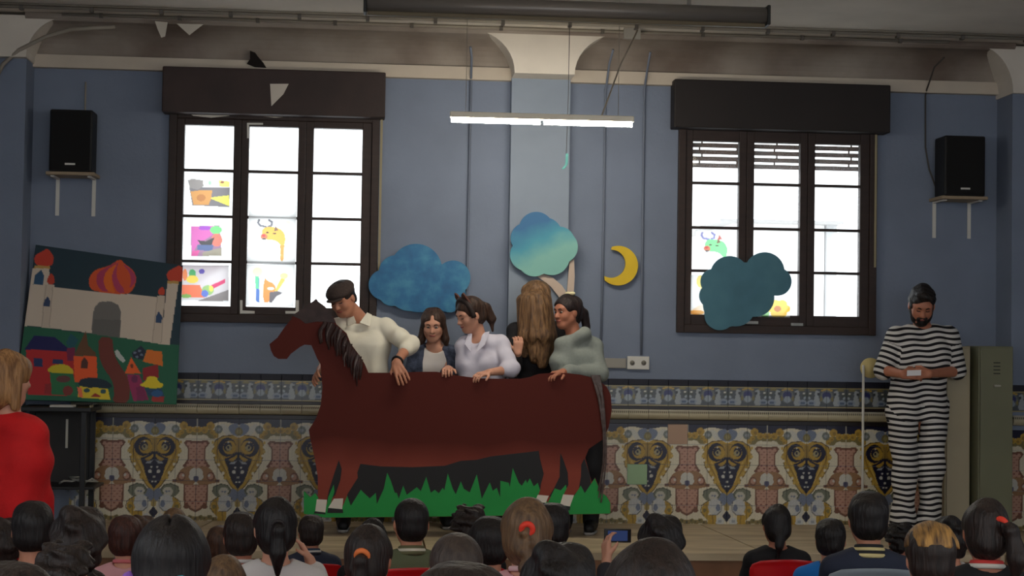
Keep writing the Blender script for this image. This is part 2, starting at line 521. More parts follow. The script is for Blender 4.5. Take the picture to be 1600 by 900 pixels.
# ------------------------------------------------------------------ tiled dado
TS = 0.1465
AX = X(1135.7, 740)
m_tile = M_paint('painted_tile', 0.28)
CREAM = (214, 206, 182); YEL = (178, 144, 52); NAVY = (16, 16, 46); OLV = (120, 108, 62); BRN = (112, 72, 52)
PINK = (184, 142, 122); GRY = (150, 155, 160); BLU = (110, 120, 142); WHT = (200, 198, 188)


def paint_field(x, y):           # x: distance from ornament axis 0..420, y: -200 (top) .. 850
    p = Paint(x, y, CREAM)
    p.poly([(0, -200), (420, -200), (420, -120), (330, -100), (250, -150), (190, -170), (120, -165), (0, -140)], NAVY)
    p.poly([(200, -60), (260, -90), (420, -70), (420, -20), (330, -40), (290, 10), (230, 10)], OLV, 1)
    p.poly([(0, -150), (60, -155), (115, -115), (95, -60), (40, -30), (0, -15)], BLU, 1)
    p.poly([(105, -110), (150, -150), (200, -140), (175, -95), (140, -45), (60, 5), (35, -25), (90, -60)], WHT, 1)
    p.ell(0, -70, 38, 45, OLV); p.ell(0, -70, 18, 25, (150, 140, 90)); p.ell(205, -90, 40, 42, (110, 116, 110)); p.ell(205, -90, 18, 18, GRY)
    for a, b, r in ((285, -125, 42), (345, -85, 36), (230, -25, 26), (405, -85, 32), (262, -60, 26)):
        p.ell(a, b, r, r, YEL); p.ell(a + 8, b + 6, r * .45, r * .45, (140, 112, 44))
    p.poly([(8, -8), (60, -32), (160, -22), (232, 20), (258, 90), (252, 165), (228, 245), (182, 325), (110, 425), (60, 495), (20, 525), (0, 525), (0, -8)], YEL)
    p.line([(60, -32), (160, -22), (232, 20), (258, 90), (252, 165), (228, 245), (182, 325), (110, 425), (60, 495), (20, 525)], 5, (92, 72, 34))
    for k in range(9):
        yy = 40 + 45 * k; xx = 258 - max(0, yy - 150) * 0.52
        p.ell(xx, yy, 15, 17, CREAM if k % 2 else (190, 160, 80))
    p.line([(200, 60), (215, 140), (180, 240), (110, 350)], 7, (140, 108, 40)); p.line([(165, 190), (130, 290), (80, 400)], 6, (196, 166, 84))
    p.poly([(0, 105), (34, 145), (84, 190), (140, 205), (128, 250), (106, 290), (90, 360), (58, 440), (0, 512)], NAVY)
    p.poly([(10, 160), (60, 200), (110, 215), (60, 235), (15, 205)], YEL, 1); p.poly([(10, 225), (70, 240), (90, 255), (40, 262)], GRY)
    for a, b, r in ((40, 340, 19), (0, 395, 14), (28, 295, 10), (15, 440, 10)): p.ell(a, b, r, r, WHT)
    p.ell(114, 90, 92, 96, NAVY); p.ell(90, 92, 66, 72, YEL); p.ell(108, 84, 44, 48, NAVY); p.ell(98, 96, 30, 32, (160, 150, 110)); p.ell(104, 90, 12, 14, NAVY)
    p.line([(12, 20), (10, 130)], 12, (150, 122, 56)); p.ell(105, 38, 9, 9, WHT)
    p.poly([(0, 520), (25, 520), (35, 600), (20, 690), (0, 690)], (160, 140, 80))
    # cartouche
    up = [(288, 45), (318, 20), (421, 28), (421, 310), (302, 310), (284, 280), (330, 215), (334, 110)]
    upi = [(312, 55), (330, 42), (421, 50), (421, 310), (320, 310), (312, 285), (346, 220), (350, 105)]
    dn = [(294, 470), (421, 470), (421, 752), (366, 724), (302, 664)]; dni = [(312, 478), (421, 478), (421, 728), (374, 704), (320, 655)]
    p.poly(up, BRN); p.poly(upi, PINK); p.poly(dn, BRN); p.poly(dni, PINK)
    row = np.floor((y + 400) / 29.0); dash = (np.abs(((x - 420) + (row % 2) * 27) % 54 - 27) < 11) & (np.abs((y + 400) % 29 - 14) < 5)
    inn = in_poly(x, y, upi) | in_poly(x, y, dni); p.put(dash & inn, (120, 62, 54))
    p.poly([(170, 445), (215, 425), (250, 335), (310, 285), (421, 285), (421, 478), (300, 468), (230, 450)], (150, 112, 76), 1)
    p.ell(272, 388, 42, 46, BRN); p.ell(276, 386, 28, 32, PINK); p.ell(290, 380, 12, 14, WHT); p.ell(205, 430, 22, 14, BRN)
    p.poly([(348, 425), (352, 335), (376, 308), (421, 296), (421, 432)], WHT, 1); p.ell(416, 410, 22, 28, (84, 84, 112))
    p.ell(330, 690, 30, 26, BRN)
    # cherub
    p.ell(45, 575, 52, 66, BLU); p.ell(160, 530, 92, 70, (112, 116, 98)); p.ell(140, 545, 52, 52, (190, 186, 172)); p.ell(128, 540, 12, 10, BLU); p.ell(155, 540, 12, 8, BLU)
    p.poly([(180, 590), (250, 630), (272, 700), (235, 748), (180, 720)], YEL, 1); p.ell(232, 690, 18, 22, OLV)
    p.ell(125, 655, 72, 82, (186, 188, 188)); p.ell(90, 665, 24, 34, BLU); p.ell(150, 690, 32, 30, WHT); p.line([(70, 610), (40, 690), (60, 740)], 15, WHT)
    p.poly([(105, 742), (255, 735), (200, 790), (196, 850), (108, 850)], YEL); p.line([(150, 750), (140, 850)], 7, (140, 112, 46))
    p.poly([(0, 690), (46, 752), (0, 815)], NAVY, 0); p.poly([(15, 850), (25, 830), (120, 830), (120, 850)], NAVY)
    p.poly([(20, 800), (60, 755), (100, 775), (115, 820), (90, 845), (35, 840)], (196, 198, 196), 0); p.ell(70, 805, 20, 16, GRY)
    for k, (a, b) in enumerate(((230, 820), (275, 800), (320, 815), (365, 805), (410, 818))):
        p.ell(a, b, 30, 26, OLV if k % 2 else (134, 116, 70)); p.ell(a + 8, b - 4, 12, 9, (80, 74, 48))
    p.line([(190, 590), (262, 640), (276, 700), (238, 750)], 4, (80, 68, 36)); p.line([(60, 600), (56, 690), (100, 738), (180, 735)], 4, (96, 96, 98)); p.line([(96, 560), (70, 520), (100, 475), (170, 460), (240, 490), (250, 540)], 5, (70, 74, 60))
    p.c *= (0.93 + 0.09 * np.sin(p.x * .21 + 1.3 * np.sin(p.y * .17)) * np.sin(p.y * .19 + np.sin(p.x * .13)))[:, None]
    return p


def paint_frieze(x, y):          # x 0..210 from the shell axis, y 0..215
    p = Paint(x, y, (70, 76, 82))
    p.put(y < 14, (150, 138, 92)); p.put(y > 200, (150, 138, 100))
    p.ell(0, 30, 60, 16, YEL); p.ell(150, 26, 40, 12, OLV); p.ell(0, 95, 66, 72, (100, 104, 100)); p.ell(0, 85, 46, 44, (40, 44, 96)); p.ell(0, 130, 34, 36, (140, 150, 160))
    W_ = (148, 154, 158); p.poly([(60, 190), (95, 60), (130, 45), (128, 100), (150, 175), (120, 200)], W_, 1); p.ell(104, 46, 26, 14, W_); p.ell(90, 66, 14, 14, (40, 44, 50))
    p.ell(165, 160, 46, 30, (132, 142, 156)); p.ell(165, 166, 26, 16, (70, 86, 112)); p.ell(185, 80, 26, 34, (64, 70, 66)); p.ell(180, 62, 14, 10, WHT); p.ell(188, 110, 12, 16, (150, 160, 168))
    p.ell(60, 120, 12, 26, OLV)
    return p


def paint_ledge(x, y):           # y 0..110
    p = Paint(x, y, (178, 168, 140))
    p.put(y < 12, (190, 184, 168)); p.put((y > 12) & (y < 28 + 7 * np.cos(x * 0.3)), (40, 42, 52)); p.put((y > 56) & (y < 64), (70, 60, 40))
    p.put((y > 66) & (np.abs(x % 53 - 26) < 3), (90, 80, 60)); p.put(y > 104, (110, 96, 70))
    return p


def tile_mesh(name, w, h, res, paintf, x0, x1, y0, y1, thick=0.008, round_=0.0, proud=None):
    """tile in local coords: x 0..w, z 0..h, front face at y=-thick (with eased edges)"""
    nx = res; ny = max(2, int(res * h / w)); g = 0.0012
    us = np.linspace(0, 1, nx + 1); vs = np.linspace(0, 1, ny + 1)
    U, Vv = np.meshgrid(us, vs); U = U.ravel(); Vv = Vv.ravel()
    px = x0 + (x1 - x0) * U; py = y1 + (y0 - y1) * Vv
    cols = paintf(px, py).c
    y = np.full(U.shape, -thick)
    if proud is not None: y = -thick - proud * np.sin(np.pi * Vv) ** 0.6
    V = np.stack([g + (w - 2 * g) * U, y, g + (h - 2 * g) * Vv], 1).tolist()
    Fc = [(j * (nx + 1) + i, j * (nx + 1) + i + 1, (j + 1) * (nx + 1) + i + 1, (j + 1) * (nx + 1) + i) for j in range(ny) for i in range(nx)]
    rim = [i for i in range(nx + 1)] + [j * (nx + 1) + nx for j in range(1, ny + 1)] + [ny * (nx + 1) + i for i in range(nx - 1, -1, -1)] + [j * (nx + 1) for j in range(ny - 1, 0, -1)]
    n0 = len(V)
    for i in rim: V.append([V[i][0], 0.0, V[i][2]])
    for k in range(len(rim)): k2 = (k + 1) % len(rim); Fc.append((rim[k2], rim[k], n0 + k, n0 + k2))
    me = mesh_np(name, V, Fc); set_col(me, np.vstack([cols, cols[rim]])); me.materials.append(m_tile)
    return me


def fold(v, per): v = np.mod(v, per); return np.where(v > per / 2, per - v, v)


def field_f(x, y): return paint_field(fold(x, 840), y)
def frieze_f(x, y): return paint_frieze(fold(x, 420), y)


z0d = STAGE - 0.012
FIELD = {(c, r): tile_mesh('tile', TS, TS, 30, field_f, c * 210, (c + 1) * 210, -200 + 210 * r, -200 + 210 * (r + 1)) for c in range(4) for r in range(5)}
ZF0 = z0d + 5 * TS; ZF = [ZF0, ZF0 + 0.03, ZF0 + 0.105, ZF0 + 0.128, ZF0 + 0.128 + TS * 1.02, ZF0 + 0.128 + TS * 1.02 + 0.045]
FRZ = [tile_mesh('frieze_tile', TS, TS * 1.02, 26, frieze_f, c * 210, (c + 1) * 210, 0, 215) for c in range(2)]
LEDG = tile_mesh('ledge_tile', TS, ZF[2] - ZF[1], 20, paint_ledge, 0, 210, 0, 110, 0.02, proud=0.028)
m_navy = M('navy_glaze', (12, 12, 30), 0.5); m_dk = M('dark_glaze', (34, 26, 26), 0.3)
bmx = bmesh.new(); add_box(bmx, (0.001, -0.014, 0), (TS - 0.001, 0, ZF[5] - ZF[4]), 0.002); NAV = bm_mesh('border_tile', bmx); NAV.materials.append(m_navy)


def solid_tile(c, nm): return tile_mesh(nm, TS, TS, 2, lambda x, y: Paint(x, y, c), 0, 1, 0, 1)


GREENT = solid_tile((150, 182, 138), 'tile'); BEIGET = solid_tile((168, 134, 106), 'tile')
EXTRA = {(-5, 2): GREENT, (-3, 0): BEIGET}
dado = thing('wall_dado', (AX, 0, STAGE), None, None); dado['kind'] = 'structure'
c0 = int(math.floor((X(133, 740) - AX) / TS)); c1 = int((XR - AX) / TS)


def place(me, nm, x, y, z): return obj(nm, me, None, dado, (x, y, z))


for c in range(c0, c1 + 1):
    x = AX + c * TS
    yt = -0.1005 if pcx0 - 0.02 < x + TS / 2 < pcx1 + 0.02 else -0.0005      # steps forward over the pilaster
    for r in range(5): place(EXTRA.get((c, r), FIELD[(c % 4, r)]), 'tile', x, yt, z0d + (4 - r) * TS)
    place(FRZ[(c + 1) % 2], 'frieze_tile', x, yt, ZF[3]); place(LEDG, 'ledge_tile', x, yt, ZF[1]); place(NAV, 'border_tile', x, yt, ZF[4])
xa, xb = AX + c0 * TS, min(AX + (c1 + 1) * TS, XR)
for a, b, nm in ((ZF[0], ZF[1], 'dark_strip'), (ZF[2], ZF[3], 'dark_strip')):
    box(nm, (xa, -0.014, a), (xb, -0.0005, b), m_dk, dado, 0.002)
for c in range(3):               # the dado goes on around the right column
    x = XR + 0.002 + c * TS; y = -0.3005
    for r in range(5): place(FIELD[((c + 2) % 4, r)], 'tile', x, y, z0d + (4 - r) * TS)
    place(FRZ[c % 2], 'frieze_tile', x, y, ZF[3]); place(LEDG, 'ledge_tile', x, y, ZF[1]); place(NAV, 'border_tile', x, y, ZF[4])

# ------------------------------------------------------------------ windows
m_glass = M_glass()


def window(n, W, cols, rows, refx, box_px, label_box, boxmat):
    x0, x1, z0, z1 = W['x0'], W['x1'], W['z0'], W['z1']
    o = bpy.data.objects.new('window_%d' % n, None); COL.objects.link(o); o.location = ((x0 + x1) / 2, 0, z0); o['kind'] = 'structure'
    cx = [(X(a, 340), X(b, 340)) for a, b in cols]; rz = [(Z(refx, b), Z(refx, a)) for a, b in rows]
    yA, yB = -0.035, 0.06
    bm = bmesh.new()
    add_box(bm, (x0, yA, z0), (x0 + 0.055, yB, z1), .004); add_box(bm, (x1 - 0.055, yA, z0), (x1, yB, z1), .004)
    add_box(bm, (x0 + .055, yA, z0), (x1 - .055, yB, z0 + 0.06), .004); add_box(bm, (x0 + .055, yA, z1 - 0.05), (x1 - .055, yB, z1), .004)
    obj('outer_frame', bm_mesh('outer_frame', bm), m_wood, o)
    ed = [x0 + 0.053] + [(cx[i][1] + cx[i + 1][0]) / 2 for i in range(2)] + [x1 - 0.053]
    gt, gb = rz[0][1], rz[-1][0]
    for i, (a, b) in enumerate(cx):
        L, R_ = ed[i] + 0.001, ed[i + 1] - 0.001
        bm = bmesh.new()
        add_box(bm, (L, -0.02, z0 + .059), (a, 0.045, z1 - .049), .004); add_box(bm, (b, -0.02, z0 + .059), (R_, 0.045, z1 - .049), .004)
        add_box(bm, (a, -0.02, z0 + .059), (b, 0.045, gb), .003); add_box(bm, (a, -0.02, gt), (b, 0.045, z1 - .049), .003)
        s = obj('casement', bm_mesh('casement', bm), m_wood, o)
        for j in range(len(rz) - 1):
            box('glazing_bar', (a, -0.016, rz[j + 1][1] - .003), (b, 0.034, rz[j][0] + .003), m_wood, s, 0.003)
        for (za, zb) in rz: box('pane', (a - .002, 0.006, za - .002), (b + .002, 0.010, zb + .002), m_glass, s)
    # roller shutter box over the window
    (bx0, bx1, by0, by1) = box_px; bxm = (bx0 + bx1) / 2
    Y = -0.16
    hb = box('shutter_box', (X(bx0, by0, Y), Y, Z(bxm, by1, Y)), (X(bx1, by0, Y), -0.001, Z(bxm, by0, Y)), boxmat, o, 0.008)
    # strap
    xs = x1 + 0.012 if n == 1 else x1 - 0.015
    box('shutter_strap', (xs - .008, -0.045, z0 + (0.5 if n == 2 else 0.2)), (xs + .008, -0.042, z1 - 0.01), M('strap_webbing', (150, 140, 112), 0.8), o)
    return o, cx, rz


win1, cx1, rz1 = window(1, W1, [(286, 363), (387, 464), (488, 564)], [(196, 265), (268, 336.5), (339.5, 407), (410, 478)], 325, (254, 603, 108, 179), '', m_shutterbox)
win2, cx2, rz2 = window(2, W2, [(1081, 1153.5), (1177, 1249), (1272, 1342.5)], [(221, 285), (288, 354.5), (357.5, 422), (425, 491)], 1117, (1054, 1392, 128, 203), '', M('dark_shutter_box', (30, 22, 20), 0.6, var=0.15, vscale=3))
# pale strips coloured as light leaking under the left shutter box, and its torn patch
prism('torn_patch', [P(a, b, -0.161) for a, b in ((422, 131), (451, 131), (443, 147), (424, 166))], (0, -0.002, 0), M('bare_patch', (196, 188, 178), 0.8), win1)
for a, b in ((294, 366), (392, 470), (520, 575)):
    prism('light_gap_paint', [P(a, 176, -0.04), P(b, 178, -0.04), P(b - 8, 181, -0.04), P((a + b) / 2, 184, -0.04), P(a + 8, 181, -0.04)], (0, -0.003, 0), M('pale_light_strip', (205, 198, 186), 0.4), win1)
# white corner irons on the middle casement
for pts in (((386, 192), (411, 192), (411, 195), (389, 195), (389, 216), (386, 216)), ((375, 469), (379, 469), (379, 485), (398, 486), (398, 490), (375, 490)), ((462, 469), (467, 469), (467, 490), (446, 490), (446, 486), (462, 486))):
    prism('corner_iron', [P(a, b, -0.021) for a, b in pts], (0, -0.003, 0), m_white, win1)
for x_, y_ in ((1175, 504), (1245, 507)): box('handle_plate', P(x_ - 9, y_ + 2, -0.04), P(x_ + 9, y_ - 2, -0.024), M('grey_metal', (130, 130, 126), 0.4, metal=0.6), win2)

# lowered roller shutter slats behind the right window
zt = W2['z1']; zb = Z(1117, 260)
zz = zb; k = 0; m_slat = M('shutter_slat', (112, 84, 68), 0.55)
while zz < zt + 0.02:
    h_ = 0.033
    box('shutter_slat', (W2['x0'] + 0.05, 0.09, zz), (W2['x1'] - 0.05, 0.105, zz + h_), m_slat, win2, 0.003)
    for q in (0.12, 0.31, 0.5, 0.69, 0.88):
        xq = W2['x0'] + (W2['x1'] - W2['x0']) * (q + 0.012 * (k % 2)); box('slat_link', (xq - .006, 0.094, zz + h_ - .002), (xq + .006, 0.101, zz + 0.051), m_slat, win2)
    zz += 0.0495; k += 1

# pale building standing outside
bo = thing('building', (4.2, 9, 0), 'pale building edge seen faintly through the right window', 'building')
mb = M('pale_render', (226, 224, 220), 0.8)
bx = P(1288, 400, 9).x
box('building_wall', (bx - 1.2, 9, 0), (bx + 0.0, 12, Z(1288, 352, 9)), mb, bo); box('gutter_pipe', (bx + 0.01, 8.93, 0), (bx + 0.14, 9.06, Z(1300, 350, 9)), M('gutter_grey', (170, 170, 170), 0.6), bo)
box('roof_edge', (bx - 1.4, 8.8, Z(1288, 352, 9)), (bx + 0.2, 12.2, Z(1288, 347, 9)), M('roof_grey', (160, 158, 156), 0.7), bo)

# ------------------------------------------------------------------ children's drawings on the glass
m_sheet = M_paint('drawing_paper', 0.8, 0.93)
WP = (253, 253, 252)


def sheet(c, label, paintf, y=-0.0):
    nx = int(c[1][0] - c[0][0]); ny = int(c[3][1] - c[0][1])
    pf = paintf

    def paintf(x, y):
        p = pf(x, y); p.c = p.c * .9 + .1; return p          # paled toward white, wash of the backlight put into the colours
    o = painted_sheet('drawing', c, lambda a, b: P(a, b, -0.0245 + y), max(8, int(nx * 1.1)), max(8, int(ny * 1.1)), paintf, (0, 0.0012, 0), m_sheet)
    return tag(o, label, 'drawing', 'drawings taped to the windows')


def L1(px, py): return 250 + px / 2.571, 165 + py / 2.571      # zoomed crop -> photo pixels
def mk(x, y): return Paint((x - 250) * 2.571, (y - 165) * 2.571, WP)


def d_cat(x, y):
    p = mk(x, y)
    p.poly([(118, 330), (130, 400), (278, 408), (280, 330), (200, 328)], (112, 106, 110)); p.poly([(195, 370), (278, 360), (278, 404)], (238, 226, 80))
    p.poly([(112, 300), (130, 294), (172, 300), (175, 325), (150, 338), (120, 330)], (140, 132, 128)); p.poly([(122, 345), (160, 340), (210, 340), (205, 375), (195, 400), (135, 398)], (206, 142, 60))
    p.poly([(235, 300), (278, 305), (278, 328), (240, 325)], (240, 232, 110)); p.ell(250, 308, 8, 5, (150, 84, 40)); p.ell(200, 310, 6, 9, (160, 220, 170)); p.ell(165, 370, 18, 14, (180, 110, 30))
    return p


def d_bird(x, y):
    p = mk(x, y)
    p.poly([(125, 485), (240, 482), (248, 604), (125, 604)], (150, 110, 140)); p.poly([(125, 485), (220, 484), (210, 520), (150, 560), (128, 600)], (206, 90, 170)); p.ell(225, 500, 24, 16, (110, 210, 120)); p.ell(228, 540, 22, 26, (240, 110, 90))
    p.poly([(150, 540), (185, 545), (220, 528), (205, 565), (165, 560)], (40, 32, 36)); p.poly([(150, 560), (215, 560), (210, 585), (150, 580)], (70, 90, 140)); p.poly([(128, 585), (160, 580), (150, 604), (126, 604)], (216, 70, 150)); p.poly([(170, 590), (248, 570), (248, 604), (170, 604)], (150, 140, 120))
    p.ell(180, 492, 24, 9, (160, 60, 190))
    return p


def d_garden(x, y):
    p = mk(x, y)
    p.poly([(88, 640), (275, 640), (275, 785), (88, 780)], (214, 206, 208)); p.poly([(150, 785), (275, 740), (275, 785)], (130, 120, 118)); p.poly([(88, 720), (160, 720), (180, 770), (88, 770)], (240, 110, 60)); p.ell(130, 675, 14, 18, (50, 170, 90)); p.ell(100, 680, 10, 24, (240, 130, 60))
    p.ell(130, 698, 24, 16, (246, 214, 70)); p.ell(168, 666, 12, 10, (80, 60, 170)); p.poly([(205, 722), (262, 696), (262, 712), (212, 736)], (214, 30, 100)); p.ell(192, 742, 24, 20, (150, 190, 110)); p.ell(180, 755, 14, 14, (80, 110, 200)); p.ell(205, 735, 9, 12, (230, 220, 80)); p.ell(105, 765, 20, 8, (120, 170, 60))
    return p


def bull(p, ox, oy, s, body, horn):
    def T(l): return [(ox + a * s, oy + b * s) for a, b in l]
    p.line(T([(-4, 25), (-28, 20), (-36, 8), (-32, -2)]), 4 * s, horn); p.line(T([(6, 24), (18, 20), (20, 6), (8, -2)]), 4 * s, horn)
    p.poly(T([(-18, 30), (10, 24), (50, 30), (72, 52), (74, 85), (62, 112), (50, 90), (28, 78), (-8, 76), (-22, 60)]), body, 1)
    p.ell(ox - 12 * s, oy + 64 * s, 14 * s, 12 * s, (200, 110, 70)); p.ell(ox - 14 * s, oy + 60 * s, 7 * s, 5 * s, (190, 30, 40)); p.ell(ox - 12 * s, oy + 74 * s, 8 * s, 4 * s, (70, 60, 60))
    p.ell(ox + 2 * s, oy + 48 * s, 6 * s, 3 * s, (60, 40, 30)); p.ell(ox + 30 * s, oy + 52 * s, 7 * s, 3 * s, (60, 40, 30)); p.poly(T([(28, 42), (34, 22), (46, 40)]), (120, 84, 60))


def d_bull(x, y):
    p = mk(x, y); bull(p, 430, 462, 1.0, (236, 172, 62), (110, 110, 120)); p.poly([(482, 560), (500, 560), (497, 610), (486, 622)], (226, 150, 60)); p.ell(490, 610, 7, 14, (230, 170, 80)); p.ell(512, 475, 12, 12, (250, 246, 214)); return p


def d_fox(x, y):
    p = mk(x, y); p.poly([(385, 690), (398, 690), (400, 790), (386, 788)], (60, 110, 190)); p.poly([(382, 680), (396, 680), (397, 735), (384, 735)], (90, 200, 150)); p.ell(392, 668, 20, 18, (250, 246, 190))
    p.poly([(418, 690), (432, 705), (460, 715), (470, 750), (440, 790), (412, 790)], (236, 140, 50), 1); p.poly([(460, 745), (490, 685), (508, 680), (500, 705), (470, 750)], (242, 190, 80)); p.ell(498, 684, 16, 12, (250, 236, 150)); p.poly([(440, 750), (470, 745), (495, 752), (470, 764), (450, 790), (440, 790)], (90, 84, 90)); p.ell(445, 735, 14, 6, (250, 240, 220))
    return p


def q1(a, b, c, d): return [L1(*a), L1(*b), L1(*c), L1(*d)]


sheet(q1((104, 286), (290, 288), (286, 418), (102, 416)), 'drawing of a grey and orange animal with yellow, left window', d_cat)
sheet(q1((112, 474), (262, 476), (260, 612), (110, 610)), 'purple and pink drawing with a dark bird, left window', d_bird)
sheet(q1((88, 640), (278, 642), (276, 790), (86, 788)), 'garden drawing with red stripe and green bush, left window', d_garden)
sheet(q1((361, 282), (552, 284), (543, 636), (350, 634)), 'drawing of an orange bull head with grey horns', d_bull)
sheet(q1((350, 637), (542, 639), (537, 806), (345, 802)), 'drawing of an orange fox with raised paws, left window', d_fox)


def mk2(x, y): return Paint((x - 1040) * 2.572, (y - 185) * 2.572, WP)
def q2(*l): return [(1040 + a / 2.572, 185 + b / 2.572) for a, b in l]


def d_gbull(x, y):
    p = mk2(x, y); bull(p, 178, 462, 0.95, (120, 226, 140), (130, 130, 190)); p.poly([(208, 488), (216, 468), (228, 486)], (190, 90, 80)); return p


def d_flower(x, y):
    p = mk2(x, y)
    for a in range(6): p.ell(455 + 26 * math.cos(a * 1.05), 765 + 22 * math.sin(a * 1.05), 20, 16, (244, 206, 92))
    p.ell(450, 765, 14, 12, (200, 130, 80)); p.ell(400, 785, 16, 20, (150, 210, 140)); return p


def d_small(x, y):
    p = mk2(x, y); p.ell(140, 655, 16, 24, (246, 224, 120)); p.ell(125, 780, 30, 10, (240, 190, 110)); p.ell(150, 690, 12, 14, (250, 236, 150)); return p


sheet(q2((120, 448), (272, 452), (270, 560), (118, 556)), 'drawing of a green bull head with violet horns', d_gbull)
sheet(q2((372, 690), (502, 694), (500, 802), (370, 798)), 'drawing of a yellow flower at right of the window cloud', d_flower)
sheet(q2((102, 628), (172, 630), (170, 790), (100, 788)), 'pale yellow drawing partly behind the window cloud', d_small)

# ------------------------------------------------------------------ conduits and wires
def conduit(pts, r, label, mat=m_conduit, cat='conduit', clips=0, name='conduit'):
    o = tube(name, pts, r, mat, None, 8); tag(o, label, cat)
    if clips:
        for k in range(clips):
            t = (k + 0.5) / clips * (len(pts) - 1); i = int(t); p = Vector(pts[i]).lerp(Vector(pts[min(i + 1, len(pts) - 1)]), t - i)
            c = box('clip', p - Vector((0.012, r * 1.6, r * 1.8)), p + Vector((0.012, r * 1.6, r * 1.8 + 0.01)), M('clip_grey', (92, 86, 80), 0.6)); c.parent = o
    return o


zc = CEIL - 0.016
cy1, cy2 = -0.62, -0.5
conduit([(XL - 0.2, cy1, zc), (XR + 0.2, cy1, zc)], 0.014, 'thick grey conduit running along the ceiling near the wall', clips=16)
conduit([(XL - 0.2, cy1 - 0.06, zc + .006), (XR + 0.2, cy1 - 0.06, zc + .006)], 0.007, 'thin cable beside the thick ceiling conduit')
conduit([(XL + 0.25, -COVE - 0.012, CEIL - 0.012), (0.5, -COVE - 0.012, CEIL - 0.012), (XR - 0.5, -COVE - 0.012, CEIL - 0.012)], 0.010, 'conduit along the edge of the cove', clips=10)
conduit([P(735, 74, -0.33), P(737, 90, -0.17), P(736, 122, -0.06), P(736, 125, -0.018), P(730, 430, -0.018), P(728, 580, -0.018)], 0.009, 'vertical conduit left of the pilaster', M('painted_conduit', (112, 120, 136), 0.7))
conduit([P(958, 78, -0.33), P(952, 100, -0.16), P(948, 130, -0.06), P(946, 140, -0.018), P(943, 350, -0.018), P(938, 585, -0.018)], 0.008, 'vertical conduit behind the moon', M('painted_conduit', (112, 120, 136), 0.7))
conduit([P(1016, 82, -0.33), P(1012, 105, -0.16), P(1008, 132, -0.06), P(1007, 140, -0.018), P(1004, 350, -0.018), P(1002, 555, -0.018)], 0.008, 'vertical conduit rising from the double socket', M('painted_conduit', (112, 120, 136), 0.7))
conduit([P(134, 128, -0.018), P(133, 172, -0.018)], 0.006, 'short cable above the left speaker')
conduit([P(1475, 90, -0.3), P(1460, 105, -0.18), P(1448, 140, -0.07), P(1446, 150, -0.014), P(1446, 230, -0.014), P(1452, 265, -0.014), P(1462, 292, -0.03), P(1469, 300, -0.03)], 0.006, 'dark cable drooping to the right speaker', M('dark_cable', (70, 66, 62), 0.6), 'cable', name='cable')
conduit([P(-10, 130, -0.30), P(5, 100, -0.31), P(30, 78, -0.34), P(70, 58, -0.36), P(110, 46, -0.385), P(180, 42, -0.385)], 0.014, 'bent grey conduit at the upper left corner')
box_ = tag(box('junction_bracket', P(975, 60, -0.5), P(1000, 45, -0.47), M('bracket_grey', (150, 146, 138), 0.5)), 'grey metal bracket on the ceiling above the lamp', 'bracket')

# sockets
so = thing('wall_socket', P(997, 578, 0), 'white double wall socket right of the grey hoodie', 'socket')
a, b = P(980, 577, -0.025), P(1014, 557, -0.001); box('plate', a, b, m_white, so, 0.004)
for px in (988, 1006):
    c = P(px, 567, -0.028); tube('socket_well', [c, c + Vector((0, 0.01, 0))], 0.018, M('socket_shade', (120, 116, 108), 0.5), so, 16)
    for s in (-1, 1): tube('pin_hole', [c + Vector((s * .007, -0.001, 0)), c + Vector((s * .007, 0.004, 0))], 0.003, M('hole', (15, 15, 15), 0.8), so, 8)
tag(box('blank_socket_plate', P(943, 575, -0.02), P(978, 560, -0.001), M('plate_grey', (150, 146, 138), 0.5), None, 0.004), 'grey blank plate left of the double socket', 'plate')

# ------------------------------------------------------------------ speakers on shelves
def speaker(px0, px1, py0, py1, yf, depth, lab, side):
    c = P((px0 + px1) / 2, py1, yf); s = thing('loudspeaker', (c.x, -0.2, c.z), 'black loudspeaker on the bracket shelf %s' % lab, 'speaker', 'wall speakers')
    x0, x1 = X(px0, (py0 + py1) / 2, yf), X(px1, (py0 + py1) / 2, yf); z0, z1 = Z((px0 + px1) / 2, py1, yf), Z((px0 + px1) / 2, py0, yf)
    mbk = M('speaker_black', (16, 16, 18), 0.6, bump=0.2, bscale=400)
    box('cabinet', (x0, yf, z0), (x1, yf + depth, z1), mbk, s, 0.012)
    box('grille', (x0 + .012, yf - .008, z0 + .012), (x1 - .012, yf - .0005, z1 - .012), M('speaker_grille', (10, 10, 11), 0.8, bump=0.4, bscale=900), s, 0.003)
    cx = (x0 + x1) / 2; box('logo_plate', (cx - .035, yf - .011, z0 + .045), (cx + .035, yf - .0085, z0 + .058), M('logo_white', (210, 208, 200), 0.4), s)
    sh = thing('speaker_shelf', (c.x, -0.1, z0), 'beige shelf on two white brackets under the speaker %s' % lab, 'shelf', 'speaker shelves')
    w_ = 0.02
    box('shelf_board', (x0 - w_, yf - 0.0, z0 - .024), (x1 + w_, -0.001, z0 - .001), M('shelf_beige', (150, 132, 108), 0.6), sh, 0.003)
    for xx in (x0 + 0.02, x1 - 0.02):
        bm = bmesh.new(); add_box(bm, (xx - .013, -0.008, z0 - .29), (xx + .013, -0.001, z0 - .025)); add_box(bm, (xx - .013, yf + .04, z0 - .034), (xx + .013, -0.008, z0 - .025))
        obj('bracket', bm_mesh('bracket', bm), m_white, sh)


speaker(77, 144, 171, 268, -0.25, 0.2, 'left of the left window', 1)
speaker(1476, 1540, 212, 306, -0.28, 0.22, 'right of the right window', -1)

